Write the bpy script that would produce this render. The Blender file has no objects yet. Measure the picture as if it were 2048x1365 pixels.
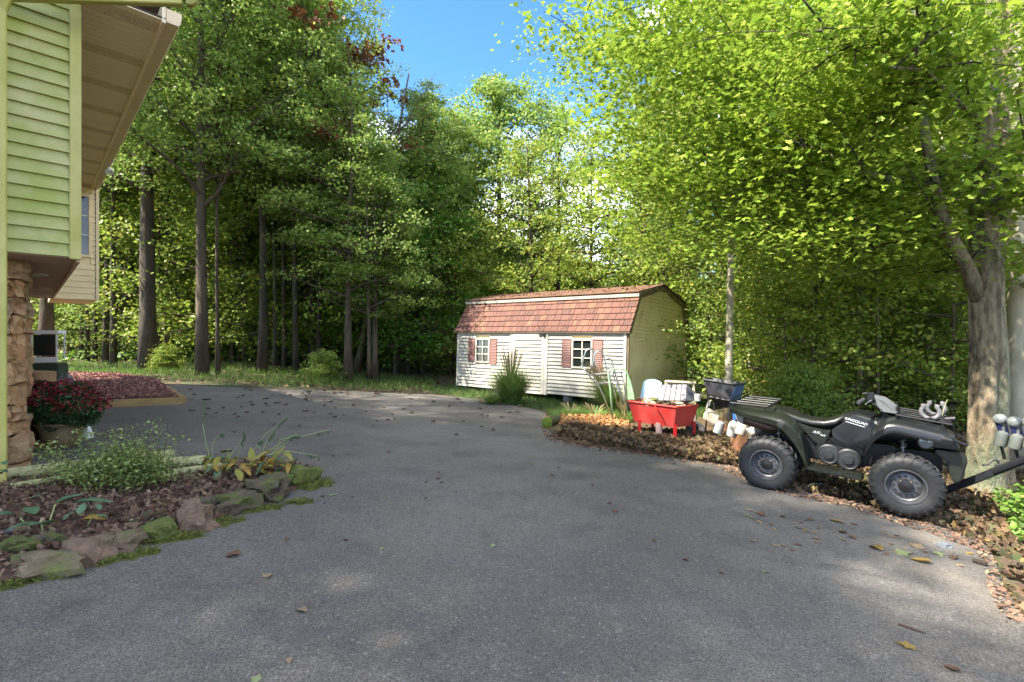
import bpy, bmesh, math, random
import numpy as np
from mathutils import Vector, Matrix, noise
R = math.radians
rnd = random.Random(7)
npr = np.random.RandomState(11)
sc = bpy.context.scene
COL = sc.collection
# ------------------------------------------------------------------ camera, sky, sun, exposure
# the origin of the world is the lens; +Y looks into the picture, ground lies about 1.66 m lower
cd = bpy.data.cameras.new('camera'); cam = bpy.data.objects.new('camera', cd); COL.objects.link(cam)
cam.location = (0, 0, 0); cam.rotation_euler = (R(90), 0, 0)
cd.sensor_width = 36; cd.lens = 17.58; cd.shift_y = -15.5/2048; cd.clip_start = .05; cd.clip_end = 2000
sc.camera = cam
SUN_EL = 53; SUN_DIR = Vector((-.92, -.39, 0)).normalized()      # towards the sun, in plan
w = bpy.data.worlds.new('World'); sc.world = w; w.use_nodes = True
nt = w.node_tree; nt.nodes.clear()
def nn(nt, t, **k):
    n = nt.nodes.new(t)
    for a, b in k.items(): setattr(n, a, b)
    return n
sky = nn(nt, 'ShaderNodeTexSky', sky_type='NISHITA', sun_disc=False)
sky.sun_elevation = R(SUN_EL); sky.sun_rotation = math.atan2(SUN_DIR.x, SUN_DIR.y)
sky.air_density = .8; sky.dust_density = .15; sky.ozone_density = 3.0
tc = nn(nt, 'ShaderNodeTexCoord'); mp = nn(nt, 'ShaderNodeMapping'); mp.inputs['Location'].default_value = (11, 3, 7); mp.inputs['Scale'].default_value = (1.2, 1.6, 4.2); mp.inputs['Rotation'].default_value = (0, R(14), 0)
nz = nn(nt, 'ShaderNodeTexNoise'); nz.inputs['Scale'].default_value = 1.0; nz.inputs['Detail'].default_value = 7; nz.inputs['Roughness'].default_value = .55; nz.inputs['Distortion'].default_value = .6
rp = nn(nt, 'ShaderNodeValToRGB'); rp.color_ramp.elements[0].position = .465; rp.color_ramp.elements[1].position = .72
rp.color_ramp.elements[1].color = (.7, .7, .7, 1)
mx = nn(nt, 'ShaderNodeMixRGB'); mx.inputs[2].default_value = (8.5, 8.1, 7.6, 1)  # bright clouds added for ambient light, shifted mostly out of view
hsv = nn(nt, 'ShaderNodeHueSaturation'); hsv.inputs['Saturation'].default_value = 1.2; hsv.inputs['Value'].default_value = .34
bg = nn(nt, 'ShaderNodeBackground'); bg.inputs['Strength'].default_value = .15
wo = nn(nt, 'ShaderNodeOutputWorld')
L = nt.links.new
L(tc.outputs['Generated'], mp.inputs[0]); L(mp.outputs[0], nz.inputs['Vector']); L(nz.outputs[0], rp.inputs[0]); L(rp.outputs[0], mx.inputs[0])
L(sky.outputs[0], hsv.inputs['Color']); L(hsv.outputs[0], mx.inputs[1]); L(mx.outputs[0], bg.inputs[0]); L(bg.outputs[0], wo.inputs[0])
sl = bpy.data.lights.new('sun', 'SUN'); sl.energy = 2.0; sl.angle = R(.8); sl.color = (1, .92, .79)
so = bpy.data.objects.new('sun', sl); COL.objects.link(so)
sv = Vector((SUN_DIR.x*math.cos(R(SUN_EL)), SUN_DIR.y*math.cos(R(SUN_EL)), math.sin(R(SUN_EL))))
so.rotation_euler = sv.to_track_quat('Z', 'Y').to_euler(); so.location = sv*40
sc.view_settings.view_transform = 'Standard'; sc.view_settings.look = 'None'; sc.view_settings.gamma = 1
sc.view_settings.exposure = 3.25
try: sc.view_settings.use_curve_mapping = False
except Exception: pass
sc.render.engine = 'CYCLES'
sc.cycles.max_bounces = 10; sc.cycles.diffuse_bounces = 6; sc.cycles.glossy_bounces = 3; sc.cycles.transmission_bounces = 4; sc.cycles.transparent_max_bounces = 6
sc.cycles.caustics_reflective = False; sc.cycles.caustics_refractive = False
sc.cycles.use_denoising = True

# ------------------------------------------------------------------ places
def gh(x, y):
    """height of the ground"""
    xs = max(-11, min(x, 4.2)); v = -1.66-.06*xs - .03*max(0, min(y, 17)-6)
    if x > 5.0 and y > 3.5: v -= .05*min(x-5.0, 14)*min(1, (y-3.5)/4)
    if y > 19 and x < 6: v += .02*min(y-19, 14)
    return v
def Z(px, py, d): return Vector(((px-1024)/1000*d, d, -(py-667)/1000*d))      # a point d metres away
def G(px, py, dz=0):                                                         # where a sight line meets the ground
    t = 8.
    for _ in range(40): t = max(.5, .5*t + .5*(-(gh((px-1024)/1000*t, t)+dz)*1000/max(8, py-667)))
    return Vector(((px-1024)/1000*t, t, gh((px-1024)/1000*t, t)+dz))
def on(x, y, dz=0): return Vector((x, y, gh(x, y)+dz))

# ------------------------------------------------------------------ materials
MATS = {}
def mat(name, col, rough=.7, col2=None, scale=6., detail=5, bump=0, bscale=None, metal=0, stretch=(1, 1, 1), rand=None, space='pos', spec=.5, thresh=(.35, .65), col3=None, scale3=1.5, t3=(.55, .7), trans=0, island=None, bdist=.02, coat=0):
    if name in MATS: return MATS[name]
    m = bpy.data.materials.new(name); m.use_nodes = True; t = m.node_tree; b = t.nodes['Principled BSDF']; MATS[name] = m
    l = t.links.new
    b.inputs['Roughness'].default_value = rough; b.inputs['Metallic'].default_value = metal
    b.inputs['Specular IOR Level'].default_value = spec; b.inputs['Coat Weight'].default_value = coat
    c4 = lambda c: (*c, 1) if len(c) == 3 else c
    vec = None
    if col2 or bump or col3:
        if space == 'pos': vec = nn(t, 'ShaderNodeNewGeometry').outputs['Position']
        else: vec = nn(t, 'ShaderNodeTexCoord').outputs['Object']
        if stretch != (1, 1, 1):
            q = nn(t, 'ShaderNodeMapping'); q.inputs['Scale'].default_value = stretch; l(vec, q.inputs[0]); vec = q.outputs[0]
    cur = None
    if island:
        g = nn(t, 'ShaderNodeNewGeometry'); r = nn(t, 'ShaderNodeValToRGB'); e = r.color_ramp.elements
        while len(e) < len(island): e.new(.5)
        for i, c in enumerate(island): e[i].position = i/(len(island)-1); e[i].color = c4(c)
        l(g.outputs['Random Per Island'], r.inputs[0]); cur = r.outputs[0]
    if rand:
        g = nn(t, 'ShaderNodeObjectInfo'); r = nn(t, 'ShaderNodeValToRGB'); e = r.color_ramp.elements
        while len(e) < len(rand): e.new(.5)
        for i, c in enumerate(rand): e[i].position = i/(len(rand)-1); e[i].color = c4(c)
        l(g.outputs['Random'], r.inputs[0]); cur = r.outputs[0]
    if col2:
        n = nn(t, 'ShaderNodeTexNoise'); n.inputs['Scale'].default_value = scale; n.inputs['Detail'].default_value = detail; n.inputs['Roughness'].default_value = .6
        l(vec, n.inputs['Vector']); mr = nn(t, 'ShaderNodeMapRange'); mr.inputs[1].default_value = thresh[0]; mr.inputs[2].default_value = thresh[1]; l(n.outputs[0], mr.inputs[0])
        x = nn(t, 'ShaderNodeMixRGB'); l(mr.outputs[0], x.inputs[0])
        if cur: l(cur, x.inputs[1])
        else: x.inputs[1].default_value = c4(col)
        x.inputs[2].default_value = c4(col2); cur = x.outputs[0]
    if col3:
        n = nn(t, 'ShaderNodeTexNoise'); n.inputs['Scale'].default_value = scale3; n.inputs['Detail'].default_value = 6; n.inputs['Roughness'].default_value = .65
        l(vec, n.inputs['Vector']); mr = nn(t, 'ShaderNodeMapRange'); mr.inputs[1].default_value = t3[0]; mr.inputs[2].default_value = t3[1]; l(n.outputs[0], mr.inputs[0])
        x = nn(t, 'ShaderNodeMixRGB'); l(mr.outputs[0], x.inputs[0])
        if cur: l(cur, x.inputs[1])
        else: x.inputs[1].default_value = c4(col)
        x.inputs[2].default_value = c4(col3); cur = x.outputs[0]
    if cur: l(cur, b.inputs['Base Color'])
    else: b.inputs['Base Color'].default_value = c4(col)
    if bump:
        n = nn(t, 'ShaderNodeTexNoise'); n.inputs['Scale'].default_value = bscale or scale*3; n.inputs['Detail'].default_value = 6; n.inputs['Roughness'].default_value = .65
        l(vec, n.inputs['Vector']); bm = nn(t, 'ShaderNodeBump'); bm.inputs['Strength'].default_value = bump; bm.inputs['Distance'].default_value = bdist
        l(n.outputs[0], bm.inputs['Height']); l(bm.outputs[0], b.inputs['Normal'])
    if trans:
        tr = nn(t, 'ShaderNodeBsdfTranslucent'); mxs = nn(t, 'ShaderNodeMixShader'); mxs.inputs[0].default_value = trans
        if cur: l(cur, tr.inputs['Color'])
        else: tr.inputs['Color'].default_value = c4(col)
        l(b.outputs[0], mxs.inputs[1]); l(tr.outputs[0], mxs.inputs[2]); l(mxs.outputs[0], t.nodes['Material Output'].inputs[0])
    return m

# ------------------------------------------------------------------ mesh builder
def basis(d):
    d = d.normalized(); a = Vector((0, 0, 1)) if abs(d.z) < .95 else Vector((1, 0, 0))
    u = d.cross(a).normalized(); return u, d.cross(u).normalized()
class MB:
    def __init__(s): s.v = []; s.f = []
    def add(s, vs, fs):
        o = len(s.v); s.v += [tuple(v) for v in vs]; s.f += [tuple(i+o for i in f) for f in fs]; return s
    def box(s, c, d, M=None):
        c = Vector(c); vs = []
        for z in (-1, 1):
            for x, y in ((-1, -1), (1, -1), (1, 1), (-1, 1)):
                p = Vector((x*d[0]/2, y*d[1]/2, z*d[2]/2)); vs.append((M @ p if M else p)+c)
        return s.add(vs, [(3, 2, 1, 0), (4, 5, 6, 7), (0, 1, 5, 4), (1, 2, 6, 5), (2, 3, 7, 6), (3, 0, 4, 7)])
    def hexa(s, p): return s.add(p, [(3, 2, 1, 0), (4, 5, 6, 7), (0, 1, 5, 4), (1, 2, 6, 5), (2, 3, 7, 6), (3, 0, 4, 7)])
    def slab(s, o, a, b, n):            # parallelepiped: corner and three edge vectors
        o, a, b, n = map(Vector, (o, a, b, n)); return s.hexa([o, o+a, o+a+b, o+b, o+n, o+a+n, o+a+b+n, o+b+n])
    def tube(s, pts, r, n=8, cap=True, jit=0, seed=0):
        pts = [Vector(p) for p in pts]; k = len(pts); rs = r if isinstance(r, (list, tuple)) else [r]*k; o = len(s.v); u = None
        for i, p in enumerate(pts):
            d = (pts[min(i+1, k-1)]-pts[max(i-1, 0)])
            if d.length < 1e-9: d = Vector((0, 0, 1))
            d.normalize()
            if u is None: u, _ = basis(d)
            u = (u-d*u.dot(d)); u = u.normalized() if u.length > 1e-6 else basis(d)[0]; q = d.cross(u)
            for j in range(n):
                a = 2*math.pi*j/n; rr = rs[i]
                if jit: rr *= 1+jit*noise.noise(Vector((math.cos(a)*1.7+seed, math.sin(a)*1.7, p.z*1.3+i*.3)))
                s.v.append(tuple(p+(u*math.cos(a)+q*math.sin(a))*rr))
        for i in range(k-1):
            for j in range(n): s.f.append((o+i*n+j, o+i*n+(j+1) % n, o+(i+1)*n+(j+1) % n, o+(i+1)*n+j))
        if cap: s.f.append(tuple(o+j for j in range(n))[::-1]); s.f.append(tuple(o+(k-1)*n+j for j in range(n)))
        return s
    def ridged(s, pts, rs, n=44, seed=0, amp=.05, rows=40):
        pts = [Vector(p) for p in pts]; k = len(pts); o = len(s.v)
        for i in range(rows+1):
            t = i/rows*(k-1); a = min(int(t), k-2); f = t-a; p = pts[a].lerp(pts[a+1], f); r_ = rs[a]*(1-f)+rs[a+1]*f
            for j in range(n):
                g_ = 2*math.pi*j/n; q = Vector((math.cos(g_), math.sin(g_), 0)); w_ = noise.noise(Vector((q.x*3+seed, q.y*3, p.z*.5)))*.22+amp*2*noise.noise(Vector((q.x*11, q.y*11, p.z*1.6+seed)))-amp*abs(math.sin(g_*8+noise.noise(Vector((0, 0, p.z*1.1)))*3))
                s.v.append(tuple(p+q*r_*(1+w_)))
        for i in range(rows):
            for j in range(n): s.f.append((o+i*n+j, o+i*n+(j+1) % n, o+(i+1)*n+(j+1) % n, o+(i+1)*n+j))
        return s
    def lathe(s, prof, c, ax=(0, 0, 1), n=32, closed=False):     # prof: (radius, along axis)
        ax = Vector(ax).normalized(); u, q = basis(ax); c = Vector(c); o = len(s.v); k = len(prof)
        for r, h in prof:
            for j in range(n):
                a = 2*math.pi*j/n; s.v.append(tuple(c+ax*h+(u*math.cos(a)+q*math.sin(a))*r))
        for i in range(k if closed else k-1):
            i2 = (i+1) % k
            for j in range(n): s.f.append((o+i*n+j, o+i*n+(j+1) % n, o+i2*n+(j+1) % n, o+i2*n+j))
        return s
    def prism(s, poly, n):              # polygon (3D points) pushed along n
        n = Vector(n); k = len(poly); o = len(s.v); s.v += [tuple(Vector(p)) for p in poly]+[tuple(Vector(p)+n) for p in poly]
        s.f.append(tuple(o+i for i in range(k))[::-1]); s.f.append(tuple(o+k+i for i in range(k)))
        for i in range(k): s.f.append((o+i, o+(i+1) % k, o+k+(i+1) % k, o+k+i))
        return s
    def loft(s, rings, cap=True):       # rings of equal length, closed
        o = len(s.v); n = len(rings[0])
        for r in rings: s.v += [tuple(p) for p in r]
        for i in range(len(rings)-1):
            for j in range(n): s.f.append((o+i*n+j, o+i*n+(j+1) % n, o+(i+1)*n+(j+1) % n, o+(i+1)*n+j))
        if cap: s.f.append(tuple(o+j for j in range(n))[::-1]); s.f.append(tuple(o+(len(rings)-1)*n+j for j in range(n)))
        return s
    def sheet(s, grid, th):             # grid of points made into a plate with thickness vector / value along -normal
        nr, nc = len(grid), len(grid[0]); o = len(s.v)
        for k in (0, 1):
            for row in grid:
                for p in row: s.v.append(tuple(Vector(p)+Vector(th)*k))
        N = nr*nc; I = lambda i, j, k: o+k*N+i*nc+j
        for i in range(nr-1):
            for j in range(nc-1):
                s.f.append((I(i, j, 0), I(i, j+1, 0), I(i+1, j+1, 0), I(i+1, j, 0))); s.f.append((I(i, j, 1), I(i+1, j, 1), I(i+1, j+1, 1), I(i, j+1, 1)))
        for i in range(nr-1):
            s.f.append((I(i, 0, 0), I(i+1, 0, 0), I(i+1, 0, 1), I(i, 0, 1))); s.f.append((I(i, nc-1, 0), I(i, nc-1, 1), I(i+1, nc-1, 1), I(i+1, nc-1, 0)))
        for j in range(nc-1):
            s.f.append((I(0, j, 0), I(0, j, 1), I(0, j+1, 1), I(0, j+1, 0))); s.f.append((I(nr-1, j, 0), I(nr-1, j+1, 0), I(nr-1, j+1, 1), I(nr-1, j, 1)))
        return s
    def build(s, name, m, parent=None, world=True, smooth=False, bevel=0, sub=0, angle=40):
        me = bpy.data.meshes.new(name)
        vs = s.v
        if parent is not None and world:
            W = wmat(parent).inverted(); vs = [tuple(W @ Vector(v)) for v in vs]
        me.from_pydata(vs, [], s.f); me.materials.append(m)
        bm = bmesh.new(); bm.from_mesh(me); bmesh.ops.recalc_face_normals(bm, faces=bm.faces)
        if bevel: bmesh.ops.bevel(bm, geom=[e for e in bm.edges if e.is_manifold and e.calc_face_angle(0) > .5], offset=bevel, segments=2, affect='EDGES', clamp_overlap=True)
        bm.to_mesh(me); bm.free()
        o = bpy.data.objects.new(name, me); COL.objects.link(o)
        if parent is not None: o.parent = parent
        if sub:
            q = o.modifiers.new('s', 'SUBSURF'); q.levels = sub; q.render_levels = sub
        if smooth or sub:
            me.shade_smooth()
            if angle and not sub:
                try: me.set_sharp_from_angle(angle=R(angle))
                except Exception: pass
        return o
def wmat(o):
    M = Matrix.Identity(4)
    while o is not None:
        M = o.matrix_basis @ M; o = o.parent      # every parent keeps an identity inverse
    return M
def tag(o, label=None, cat=None, group=None, kind=None):
    if label: o['label'] = label
    if cat: o['category'] = cat
    if group: o['group'] = group
    if kind: o['kind'] = kind
    return o
def thing(name, label, cat, loc, rz=0, group=None, rot=None):
    o = bpy.data.objects.new(name, None); COL.objects.link(o); o.location = loc; o.rotation_euler = rot or (0, 0, rz)
    o.empty_display_size = .2; return tag(o, label, cat, group)
def inst(name, me, parent=None, loc=(0, 0, 0), rot=(0, 0, 0), scale=(1, 1, 1)):
    o = bpy.data.objects.new(name, me); COL.objects.link(o); o.parent = parent; o.location = loc; o.rotation_euler = rot; o.scale = scale; return o
def npmesh(name, V, F, m):
    """V (n,3), F (m,k) faces of equal size"""
    me = bpy.data.meshes.new(name); n, k = F.shape
    me.vertices.add(len(V)); me.vertices.foreach_set('co', V.astype(np.float32).ravel())
    me.loops.add(n*k); me.loops.foreach_set('vertex_index', F.astype(np.int32).ravel())
    me.polygons.add(n); me.polygons.foreach_set('loop_start', np.arange(n, dtype=np.int32)*k)
    me.update(calc_edges=True); me.materials.append(m); return me
LEAF = {  # outline x,y,z(fold) with unit length
 'diamond': (np.array([[0, 0, 0], [.36, .45, .1], [0, 1, -.05], [-.36, .45, .1]]), [(0, 1, 2), (0, 2, 3)]),
 'blade': (np.array([[-.03, 0, 0], [.03, 0, 0], [.025, .6, .06], [-.025, .6, .06], [0, 1, .25]]), [(0, 1, 2), (0, 2, 3), (3, 2, 4)]),
 'maple': (np.array([[0, .0, 0], [.36, .02, .04], [.28, .24, .03], [.56, .48, .12], [.24, .58, .05], [0, 1.05, -.1], [-.24, .58, .05], [-.56, .48, .12], [-.28, .24, .03], [-.36, .02, .04]]),
   [(0, 1, 2), (0, 2, 4), (2, 3, 4), (0, 4, 6), (4, 5, 6), (0, 6, 8), (6, 7, 8), (0, 8, 9)]),
 'chip': (np.array([[-.3, 0, 0], [.3, .1, .06], [.24, 1, 0], [-.26, .9, .08]]), [(0, 1, 2), (0, 2, 3)]),
}
def leafmesh(name, pts, smin, smax, m, shape='diamond', up=.6, flat=0, seed=1, aim=None):
    r = np.random.RandomState(seed); n = len(pts); T, F = LEAF[shape]
    nrm = r.normal(size=(n, 3)); nrm /= np.linalg.norm(nrm, axis=1)[:, None]
    if flat: nrm = nrm*(1-flat)+np.array([0, 0, 1.])*flat
    else:
        nrm[:, 2] = np.abs(nrm[:, 2])+up
    nrm /= np.linalg.norm(nrm, axis=1)[:, None]
    d = r.normal(size=(n, 3)) if aim is None else aim+r.normal(size=(n, 3))*.35
    d -= nrm*np.sum(d*nrm, 1)[:, None]; d /= np.linalg.norm(d, axis=1)[:, None]
    sd = np.cross(d, nrm); s = r.uniform(smin, smax, n)[:, None, None]
    V = (sd[:, None, :]*T[None, :, 0:1]+d[:, None, :]*(T[None, :, 1:2]-.35)+nrm[:, None, :]*T[None, :, 2:3])*s+pts[:, None, :]
    k = len(T); Fa = np.array(F)[None]+np.arange(n)[:, None, None]*k
    return npmesh(name, V.reshape(-1, 3), Fa.reshape(-1, 3), m)
def inpoly(x, y, P):
    c = False; j = len(P)-1
    for i in range(len(P)):
        if (P[i][1] > y) != (P[j][1] > y) and x < (P[j][0]-P[i][0])*(y-P[i][1])/(P[j][1]-P[i][1])+P[i][0]: c = not c
        j = i
    return c
def scatter(P, n, dz=(0, .02), seed=3):
    """n points on the ground inside polygon P (plan)"""
    r = random.Random(seed); xs = [p[0] for p in P]; ys = [p[1] for p in P]; out = []
    while len(out) < n:
        x, y = r.uniform(min(xs), max(xs)), r.uniform(min(ys), max(ys))
        if inpoly(x, y, P): out.append((x, y, gh(x, y)+r.uniform(*dz)))
    return np.array(out)
def blob(name, m, dims, seed, parent=None, rough=.22, sub=3, freq=1.6, flat=.0):
    bm = bmesh.new(); bmesh.ops.create_icosphere(bm, subdivisions=sub, radius=1)
    for v in bm.verts:
        p = v.co.copy(); k = 1+rough*noise.noise(p*freq+Vector((seed*3.1, seed, 0)))+rough*.5*noise.noise(p*freq*2.7+Vector((seed, 7, 0)))
        c = noise.cell(p*1.3+Vector((seed, 0, 0)))*rough*.4
        p *= k+c
        if p.z > .55: p.z = .55+(p.z-.55)*.4
        if p.z < -.5: p.z = -.5
        v.co = Vector((p.x*dims[0], p.y*dims[1], p.z*dims[2]))
    me = bpy.data.meshes.new(name); bm.to_mesh(me); bm.free(); me.materials.append(m); me.shade_smooth()
    try: me.set_sharp_from_angle(angle=R(32))
    except Exception: pass
    o = bpy.data.objects.new(name, me); COL.objects.link(o)
    if parent: o.parent = parent
    return o
# ================================================================== ground, driveway, mulch
def asphalt_mat():
    m = bpy.data.materials.new('asphalt'); m.use_nodes = True; t = m.node_tree; b = t.nodes['Principled BSDF']; l = t.links.new
    P = nn(t, 'ShaderNodeNewGeometry').outputs['Position']
    def noi(s, d=4, r=.6):
        n = nn(t, 'ShaderNodeTexNoise'); n.inputs['Scale'].default_value = s; n.inputs['Detail'].default_value = d; n.inputs['Roughness'].default_value = r; l(P, n.inputs['Vector']); return n.outputs[0]
    def mr(v, a, c, lo=0, hi=1):
        n = nn(t, 'ShaderNodeMapRange'); n.inputs[1].default_value = a; n.inputs[2].default_value = c; n.inputs[3].default_value = lo; n.inputs[4].default_value = hi; l(v, n.inputs[0]); return n.outputs[0]
    def mix(f, a, c, bt='MIX'):
        x = nn(t, 'ShaderNodeMixRGB', blend_type=bt)
        (l(f, x.inputs[0]) if not isinstance(f, float) else setattr(x.inputs[0], 'default_value', f))
        for i, q in ((1, a), (2, c)):
            if isinstance(q, tuple): x.inputs[i].default_value = (*q, 1)
            else: l(q, x.inputs[i])
        return x.outputs[0]
    vo = nn(t, 'ShaderNodeTexVoronoi'); vo.inputs['Scale'].default_value = 150; l(P, vo.inputs['Vector'])
    vr = nn(t, 'ShaderNodeTexVoronoi'); vr.inputs['Scale'].default_value = 70; l(P, vr.inputs['Vector'])
    sep = nn(t, 'ShaderNodeSeparateColor'); l(vo.outputs['Color'], sep.inputs[0])
    sep2 = nn(t, 'ShaderNodeSeparateColor'); l(vr.outputs['Color'], sep2.inputs[0])
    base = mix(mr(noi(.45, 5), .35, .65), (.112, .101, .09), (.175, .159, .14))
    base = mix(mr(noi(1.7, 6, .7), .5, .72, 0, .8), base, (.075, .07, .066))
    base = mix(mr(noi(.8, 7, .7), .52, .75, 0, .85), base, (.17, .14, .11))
    c = mix(mr(sep.outputs[0], 0, 1), (.6, .6, .6), (1.4, 1.4, 1.4)); base = mix(1.0, base, c, 'MULTIPLY')
    base = mix(mr(sep2.outputs[1], .94, .99, 0, .55), base, (.27, .26, .24))
    gap = mr(vo.outputs['Distance'], .45, .9, 0, .75); base = mix(gap, base, (.04, .038, .036))
    l(base, b.inputs['Base Color']); b.inputs['Roughness'].default_value = .78; b.inputs['Specular IOR Level'].default_value = .35
    inv = mr(vo.outputs['Distance'], 0, .8, 1, 0); b1 = nn(t, 'ShaderNodeBump'); b1.inputs['Strength'].default_value = .6; b1.inputs['Distance'].default_value = .004
    l(inv, b1.inputs['Height']); b2 = nn(t, 'ShaderNodeBump'); b2.inputs['Strength'].default_value = .5; b2.inputs['Distance'].default_value = .03; l(noi(2.2, 3), b2.inputs['Height']); l(b2.outputs[0], b1.inputs['Normal'])
    l(b1.outputs[0], b.inputs['Normal']); return m
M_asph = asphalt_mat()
M_floor = mat('forest_floor', (.07, .045, .025), .95, (.035, .06, .012), 1.1, 7, .9, 14, thresh=(.42, .6), col3=(.16, .1, .045), scale3=6)
M_mulchred = mat('red_mulch_base', (.13, .04, .03), .9, (.05, .02, .018), 18, 6, 1, 40)
M_chip = mat('red_mulch_chips', (.2, .06, .05), .85, island=[(.34, .16, .13), (.22, .09, .075), (.42, .23, .18), (.15, .07, .06), (.3, .13, .1)])
M_soil = mat('bed_soil', (.07, .04, .028), .95, (.13, .06, .045), 14, 6, 1, 45)
M_bark = mat('bark_chips', (.1, .06, .045), .9, island=[(.13, .075, .045), (.22, .14, .09), (.17, .08, .055), (.08, .05, .03), (.28, .2, .12), (.15, .07, .05)])
M_litter = mat('dry_leaf_litter', (.2, .1, .04), .8, island=[(.1, .055, .03), (.16, .095, .05), (.06, .035, .022), (.2, .14, .075), (.085, .045, .026), (.22, .15, .05), (.045, .03, .02), (.08, .085, .03)], trans=.15)
M_rustlit = mat('rusty_needle_litter', (.3, .14, .04), .85, island=[(.42, .2, .06), (.3, .13, .05), (.5, .3, .12), (.2, .1, .04)])
M_grass = mat('grass_blades', (.06, .12, .02), .6, island=[(.05, .12, .02), (.09, .17, .03), (.12, .2, .05), (.04, .09, .018)], trans=.35)
M_moss = mat('moss', (.08, .1, .015), .95, (.14, .15, .03), 22, 5, 1, 90, thresh=(.4, .6), col3=(.05, .06, .02), scale3=7)
M_mossb = mat('moss_tufts', (.1, .15, .02), .9, island=[(.12, .15, .02), (.18, .19, .04), (.07, .09, .015)], trans=.2)

# ground sheet, out to the horizon
gx = sorted(set([-300, -150, -90, -60, -45, -35, -28] + [round(-22+.5*i, 2) for i in range(93)] + [28, 35, 45, 60, 90, 150, 300]))
gy = sorted(set([-200, -80, -40, -20, -12] + [round(-8+.5*i, 2) for i in range(91)] + [42, 48, 60, 80, 120, 200, 400]))
V = []; F = []
for y in gy:
    for x in gx:
        b = .035*noise.noise(Vector((x*.7, y*.7, 0))) if (y > 13 or x > 4.5 or x < -7) else 0
        V.append((x, y, gh(x, y)-.03+b*min(1, max(0, (y-13)/3) if y > 13 else 1)))
for j in range(len(gy)-1):
    for i in range(len(gx)-1):
        a = j*len(gx)+i; F.append((a, a+1, a+1+len(gx), a+len(gx)))
g = MB().add(V, F).build('ground', M_floor, smooth=True); tag(g, 'brown forest floor and soil around the driveway', kind='structure')

def gsheet(name, poly, m, dz, step=.5, mound=None, skirt=.06):
    """flat sheet inside the plan polygon that follows the ground"""
    bm = bmesh.new(); vs = [bm.verts.new((x, y, 0)) for x, y in poly]; bm.faces.new(vs)
    xs = [p[0] for p in poly]; ys = [p[1] for p in poly]
    for ax, lo, hi in ((0, min(xs), max(xs)), (1, min(ys), max(ys))):
        k = math.ceil(lo/step)*step
        while k < hi:
            co = [0, 0, 0]; co[ax] = k; no = [0, 0, 0]; no[ax] = 1
            bmesh.ops.bisect_plane(bm, geom=bm.verts[:]+bm.edges[:]+bm.faces[:], plane_co=co, plane_no=no, dist=1e-5); k += step
    bmesh.ops.triangulate(bm, faces=bm.faces[:])
    for v in bm.verts:
        e = v.is_boundary
        v.co.z = gh(v.co.x, v.co.y)+dz+(0 if e or not mound else mound(v.co.x, v.co.y))
    be = [e for e in bm.edges if e.is_boundary]
    if skirt:
        r = bmesh.ops.extrude_edge_only(bm, edges=be)
        for q in r['geom']:
            if isinstance(q, bmesh.types.BMVert): q.co.z -= skirt
    bmesh.ops.recalc_face_normals(bm, faces=bm.faces)
    me = bpy.data.meshes.new(name); bm.to_mesh(me); bm.free(); me.materials.append(m)
    o = bpy.data.objects.new(name, me); COL.objects.link(o); return o
def plan(px): return [tuple(G(*p)[:2]) for p in px]
def smooth_line(P, k=4, amp=.0, seed=0):
    out = []
    for i in range(len(P)-1):
        a, b = Vector(P[i]), Vector(P[i+1])
        for j in range(k):
            q = a.lerp(b, j/k); n = amp*noise.noise(Vector((q.x*2.3, q.y*2.3, seed))); out.append((q.x+n, q.y+n))
    out.append(tuple(P[-1])); return out
edgeR = plan([(200, 757), (330, 769), (480, 776), (700, 783), (860, 789), (940, 797), (1010, 806), (1092, 824), (1098, 858), (1112, 880), (1180, 893), (1330, 913), (1470, 932), (1560, 975), (1700, 1002), (1790, 1030), (1900, 1062), (1965, 1085), (1990, 1120), (2010, 1180), (2048, 1235)])
poly = [(-12, -8), (-12, 12)] + smooth_line(edgeR, 5, .12) + [(3.1, 1.5), (2.7, -8)]
M_conc = None
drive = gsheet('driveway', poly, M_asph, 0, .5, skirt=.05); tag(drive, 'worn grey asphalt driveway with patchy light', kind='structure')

# forest-floor cover
def stuff(name, me, label, cat, parent=None):
    o = bpy.data.objects.new(name, me); COL.objects.link(o)
    if parent: o.parent = parent; o['kind'] = 'stuff'; return o
    return tag(o, label, cat, kind='stuff')
far = [(-26, 15), (-9, 13.6), (-3.8, 14.3), (-1.6, 15), (1, 21), (6, 17), (30, 14), (34, 46), (-34, 46)]
pts = scatter(far, 26000, (0, .05), 5); stuff('forest_litter', leafmesh('forest_litter', pts, .07, .16, M_litter, 'diamond', flat=.6, seed=4), 'brown leaf litter covering the forest floor', 'leaf litter')
M_under = mat('undergrowth_leaves', (.07, .14, .02), .6, island=[(.09, .19, .02), (.17, .3, .04), (.06, .12, .02), (.24, .34, .06)], trans=.35)
gl = [(-24, 15.5), (-12, 14.2), (-8, 14.0), (-3.8, 14.6), (-2.2, 15.4), (-3, 19), (-10, 20.5), (-24, 21)]
pts = scatter(gl, 22000, (0, .14), 6); stuff('grass', leafmesh('grass', pts, .09, .2, M_under, 'blade', up=.1, seed=5, aim=np.array([0, 0, 1.2])), 'bright green grass between the tree trunks past the driveway end', 'grass')
pts = scatter([(-20, 21), (8, 21), (30, 14), (34, 40), (-30, 40)], 22000, (0, .5), 16); stuff('undergrowth', leafmesh('undergrowth', pts, .12, .26, M_under, 'diamond', seed=8), 'low green undergrowth among the farther trunks', 'undergrowth')
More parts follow.
